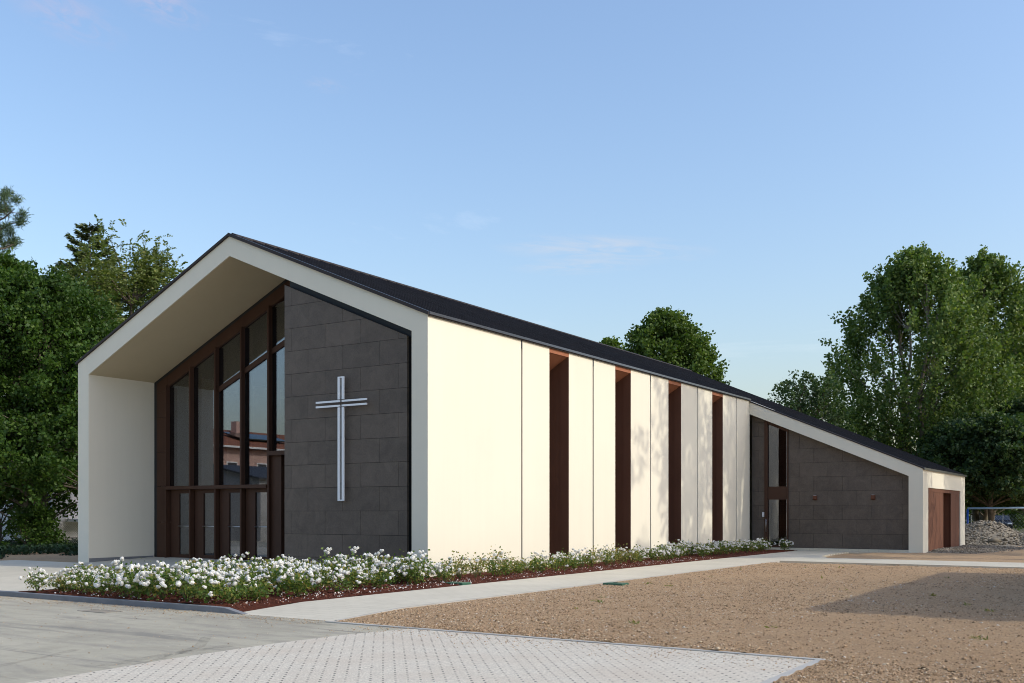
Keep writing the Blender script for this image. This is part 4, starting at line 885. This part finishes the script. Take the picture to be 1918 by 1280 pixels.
ph = gable_house('pink_house', (-47, -32, -.2), 11, 26, 6.4, 1.5, 'pink', 'pink house with red tiled roof mirrored in the church glass')
mb = MB(); mb.prism([(-44.6, 7.45), (-42.6, 6.90), (-42.6, 6.98), (-44.6, 7.53)], -33, -28); mb.build('solar_panel', M['carglass'], ph)
root = thing('garage', (-33, -25, -.2), 'grey garage block mirrored in the church glass before the pink house', 'garage'); mb = MB(); mb.prism([(-37, -.4), (-29, -.4), (-29, 3.4), (-33, 4.2), (-37, 3.4)], -34, -17); mb.build('wall', M['concrete'], root)
mb = MB(); mb.prism([(-37.3, 3.36), (-33, 4.22), (-28.7, 3.36), (-28.7, 3.46), (-33, 4.34), (-37.3, 3.46)], -34.3, -16.7); mb.build('roof', M['shutter'], root)
mb = MB(); mb.box(-28.999, -28.96, -30, -27, -.2, 2.2); mb.build('door', M['plaster'], root)
gable_house('yellow_house', tuple(at(1905, 122)), 9, 10, 6.6, 1.8, 'yellow', 'yellow house glimpsed through the trees on the right', True)
# flat-roofed building off to the right that throws the big shadow on the soil
root = thing('annexe', (23.2, 5, -.2), 'flat roofed building off to the right throwing the long shadow', 'building'); mb = MB(); mb.box(18.5, 28, -1.45, 11.0, -.4, 5.75); mb.build('wall', M['plaster'], root); mb = MB(); mb.box(18.4, 28.1, -1.55, 11.1, 5.752, 5.95); mb.build('roof', M['concrete'], root)
mb = MB()
for y in (1, 4.5, 8): mb.box(18.46, 18.498, y - .6, y + .6, .8, 2.2)
mb.build('window', M['shutter'], root)
# white house behind the left trees
A = at(97, 54); root = thing('white_house', (A.x - 5, A.y + 5, -.2), 'white house with balcony behind the dark trees on the left', 'house')
mb = MB(); mb.box(A.x - 14, A.x, A.y, A.y + 13, -.4, 5.6); mb.build('wall', M['plaster'], root)
mb = MB(); mb.box(A.x - 14.5, A.x + .5, A.y - .5, A.y + 13.5, 5.602, 5.8); mb.build('roof', M['concrete'], root)
mb = MB(); mb.box(A.x + .001, A.x + 1.3, A.y + .8, A.y + 11, .95, 1.1); mb.build('balcony', M['plaster'], root)
mb = MB(); mb.box(A.x + 1.24, A.x + 1.28, A.y + .8, A.y + 11, 1.95, 2.0)
yy = A.y + .85
while yy < A.y + 11: mb.box(A.x + 1.24, A.x + 1.28, yy, yy + .04, 1.101, 1.949); yy += .17
mb.build('railing', M['wire'], root)
mb = MB(); mb.box(A.x + .001, A.x + .05, A.y + 4.2, A.y + 5.2, 1.3, 3.3); mb.box(A.x - 6, A.x - 5, A.y - .04, A.y - .001, 1.1, 2.4); mb.box(A.x - 10, A.x - 9, A.y - .04, A.y - .001, 1.1, 2.4); mb.build('window', M['shutter'], root)
mb = MB(); mb.box(A.x + .001, A.x + .03, A.y - .02, A.y + 12.9, -.38, .12); mb.build('base_strip', M['concrete'], root)
# chain-link fence before it
def wire_fence(p0, p1, h, label, name='wire_fence', step=.09, z=-.2, wm='wire', wall=0.):
    p0, p1 = Vector(p0), Vector(p1); root = thing(name, tuple((p0 + p1) / 2), label, 'fence'); Ln = (p1 - p0).length; d = (p1 - p0).normalized(); np_ = max(2, int(Ln / 2.4))
    for k in range(np_ + 1):
        q = p0 + d * Ln * k / np_; mb = MB(); mb.tube([(q.x, q.y, z - .2), (q.x, q.y, z + h + .05)], .03, 6); mb.build('post', M[wm], root)
    mb = MB(); k = -h
    while k < Ln:
        for a, b in (((k, 0), (k + h, h)), ((k + h, 0), (k, h))):
            (s0, z0), (s1, z1) = a, b
            if s0 > s1: (s0, z0), (s1, z1) = (s1, z1), (s0, z0)
            if s1 <= 0 or s0 >= Ln: continue
            t0, t1 = max(0, -s0) / (s1 - s0), min(1, (Ln - s0) / (s1 - s0))
            q0 = p0 + d * (s0 + (s1 - s0) * t0); q1 = p0 + d * (s0 + (s1 - s0) * t1); mb.tube([(q0.x, q0.y, z + wall + z0 + (z1 - z0) * t0), (q1.x, q1.y, z + wall + z0 + (z1 - z0) * t1)], .004, 3, False)
        k += step
    mb.build('wire_mesh', M[wm], root)
    if wall: mb = MB(); mb.prism([(p0.x, p0.y), (p1.x, p1.y), (p1.x, p1.y + .2), (p0.x, p0.y + .2)], z - .2, z + wall, 'z'); mb.build('low_wall', M['concrete'], root)
    return root
wire_fence(at(-120, 47.5), at(150, 46), 1.15, 'grey chain-link fence before the white house on the left', step=.11)
wire_fence(at(1760, 86), at(2060, 84), 1.5, 'dark wire fence between the goal and the parked car', step=.3)

# football goal
ga, gb = at(1812.5, 58), at(2000, 56.5); root = thing('football_goal', tuple(ga), 'football goal frame with blue post behind the gravel heap', 'goal'); M['blue'] = mat('blue_paint', (.015, .09, .42), .5); M['bluewhite'] = mat('pale_blue_paint', (.35, .50, .68), .4)
zt = 1.65
for q in (ga, gb): mb = MB(); mb.tube([(q.x, q.y, -.3), (q.x, q.y, zt)], .06, 8); mb.build('post', M['blue'], root, True)
mb = MB(); mb.tube([(ga.x, ga.y, zt + .03), (gb.x, gb.y, zt + .06)], .06, 8); mb.build('crossbar', M['bluewhite'], root, True)
for q in (ga, gb): mb = MB(); mb.tube([(q.x, q.y, zt), (q.x - .2, q.y + 1.6, -.2)], .03, 6); mb.build('stay', M['blue'], root, True)

# gravel heap and patch
def heapz(X, Y):
    u = (X - 9.0) * .9 + (Y - 37.2) * .25; v_ = (Y - 37.2); a = np.exp(-((X - 7.4) / 1.9) ** 2 - (v_ / 1.8) ** 2) * 1.22; b = np.exp(-((X - 10.2) / 1.9) ** 2 - ((v_ - .2) / 1.7) ** 2) * .86
    return -.22 + np.maximum(a, b) * (1 + .06 * fbm(X * 3, Y * 3, 44)) + .04 * fbm(X * 2, Y * 2, 45)
g_ = grid('gravel_heap', 2.6, 14.2, 33.0, 41.5, (150, 120), M['gravel'], heapz, 'thing'); del g_['kind']; tag(g_, 'grey heap of crushed gravel behind the transept corner', 'gravel heap')
n = 9000; X = rng.uniform(3.5, 13, n); Y = rng.uniform(33.4, 40.5, n); Z = heapz(X, Y); k_ = Z > -.14
stones('stones', np.stack([X, Y, Z + .01], -1)[k_], rng.lognormal(math.log(.045), .45, k_.sum()), M['gravelstone'], parent=g_)
def patchz(X, Y): return -.150 + .05 * np.exp(-((X - 7.3) / 1.4) ** 2) * np.clip((Y - 23) / 3, 0, 1) + .03 * fbm(X * 1.5, Y * 1.5, 51) - .06 * np.clip((X - 8.6) / 1.2, 0, 1) - .05 * np.clip((24 - Y) / 1.0, 0, 1)
grid('gravel_patch', 7.12, 10.4, 23.0, 33.2, (70, 120), M['gravel'], patchz)
n = 5000; X = rng.uniform(7.15, 9.9, n); Y = rng.uniform(23.3, 33, n)
tag(stones('gravel_stones', np.stack([X, Y, patchz(X, Y) + .008], -1), rng.lognormal(math.log(.022), .5, n).clip(.008, .08), M['gravelstone']), 'loose grey stones along the brown doors of the transept')

# parked car
def car(loc, yaw, label):
    root = thing('parked_car', loc, label, 'car'); x, y, z = loc; M['carpaint'] = mat('dark_car_paint', (.012, .014, .018), .25, .3, .6); root.rotation_euler = (0, 0, 0); Rz = Matrix.Translation(loc) @ Matrix.Rotation(yaw, 4, 'Z') @ Matrix.Scale(.9, 4)
    def put(mb, name, m, par=root, smooth=False, bevel=0.):
        mb.v = [tuple(Rz @ Vector(p)) for p in mb.v]; return mb.build(name, m, par, smooth, bevel)
    # profile along local x (front at +x), extruded across y
    mb = MB(); mb.prism([(-2.25, .35), (2.25, .35), (2.30, .75), (2.2, .98), (1.1, 1.10), (-2.2, 1.12), (-2.3, .8)], -.92, .92); body = put(mb, 'body', M['carpaint'], root, False, .07)
    mb = MB(); b_ = [(-2.1, 1.11), (1.15, 1.09), (.35, 1.68), (-1.85, 1.70)]; top = .72; 
    vs = [(px_, -.86, pz) if pz < 1.3 else (px_, -top, pz) for px_, pz in b_] + [(px_, .86, pz) if pz < 1.3 else (px_, top, pz) for px_, pz in b_]
    mb.add(vs, [(0, 1, 2, 3), (7, 6, 5, 4), (0, 4, 5, 1), (1, 5, 6, 2), (2, 6, 7, 3), (3, 7, 4, 0)]); put(mb, 'cabin', M['carpaint'], root, False, .05)
    mb = MB(); mb.quad((1.10, -.76, 1.145), (1.10, .76, 1.145), (.42, .64, 1.65), (.42, -.64, 1.65)); mb.v = [(a + .035, b, c + .03) for a, b, c in mb.v]; put(mb, 'windscreen', M['carglass'])
    for s in (-1, 1):
        mb = MB(); mb.quad(*[(a, s * b, c) for a, b, c in ((-1.8, .875, 1.18), (.85, .875, 1.16), (.25, .765, 1.6), (-1.65, .765, 1.62))][::s]); put(mb, 'side_window', M['carglass'])
        mb = MB(); mb.box(2.22, 2.32, s * .62 - .2, s * .62 + .2, .78, .92); put(mb, 'headlight', M['crosswhite'], root, False, .03)
        mb = MB(); mb.box(.78, .98, s * 1.0 - .09, s * 1.0 + .09, 1.14, 1.28); put(mb, 'mirror', M['carpaint'], root, False, .03)
        for wx in (-1.45, 1.4):
            mb = MB(); mb.tube([(wx, s * .72, .36), (wx, s * .95, .36)], .36, 20); wh = put(mb, 'wheel', M['membrane'], root); mb = MB(); mb.tube([(wx, s * .951, .36), (wx, s * .965, .36)], .22, 14); put(mb, 'rim', M['steel'], wh)
    mb = MB(); mb.box(2.29, 2.325, -.4, .4, .62, .76); put(mb, 'grille', M['membrane'])
    mb = MB(); mb.box(2.30, 2.335, -.26, .26, .44, .55); put(mb, 'number_plate', M['crosswhite'])
car(tuple(at(1875, 97, -.36)), R(-78), 'dark parked car seen nose-on beyond the gravel heap')
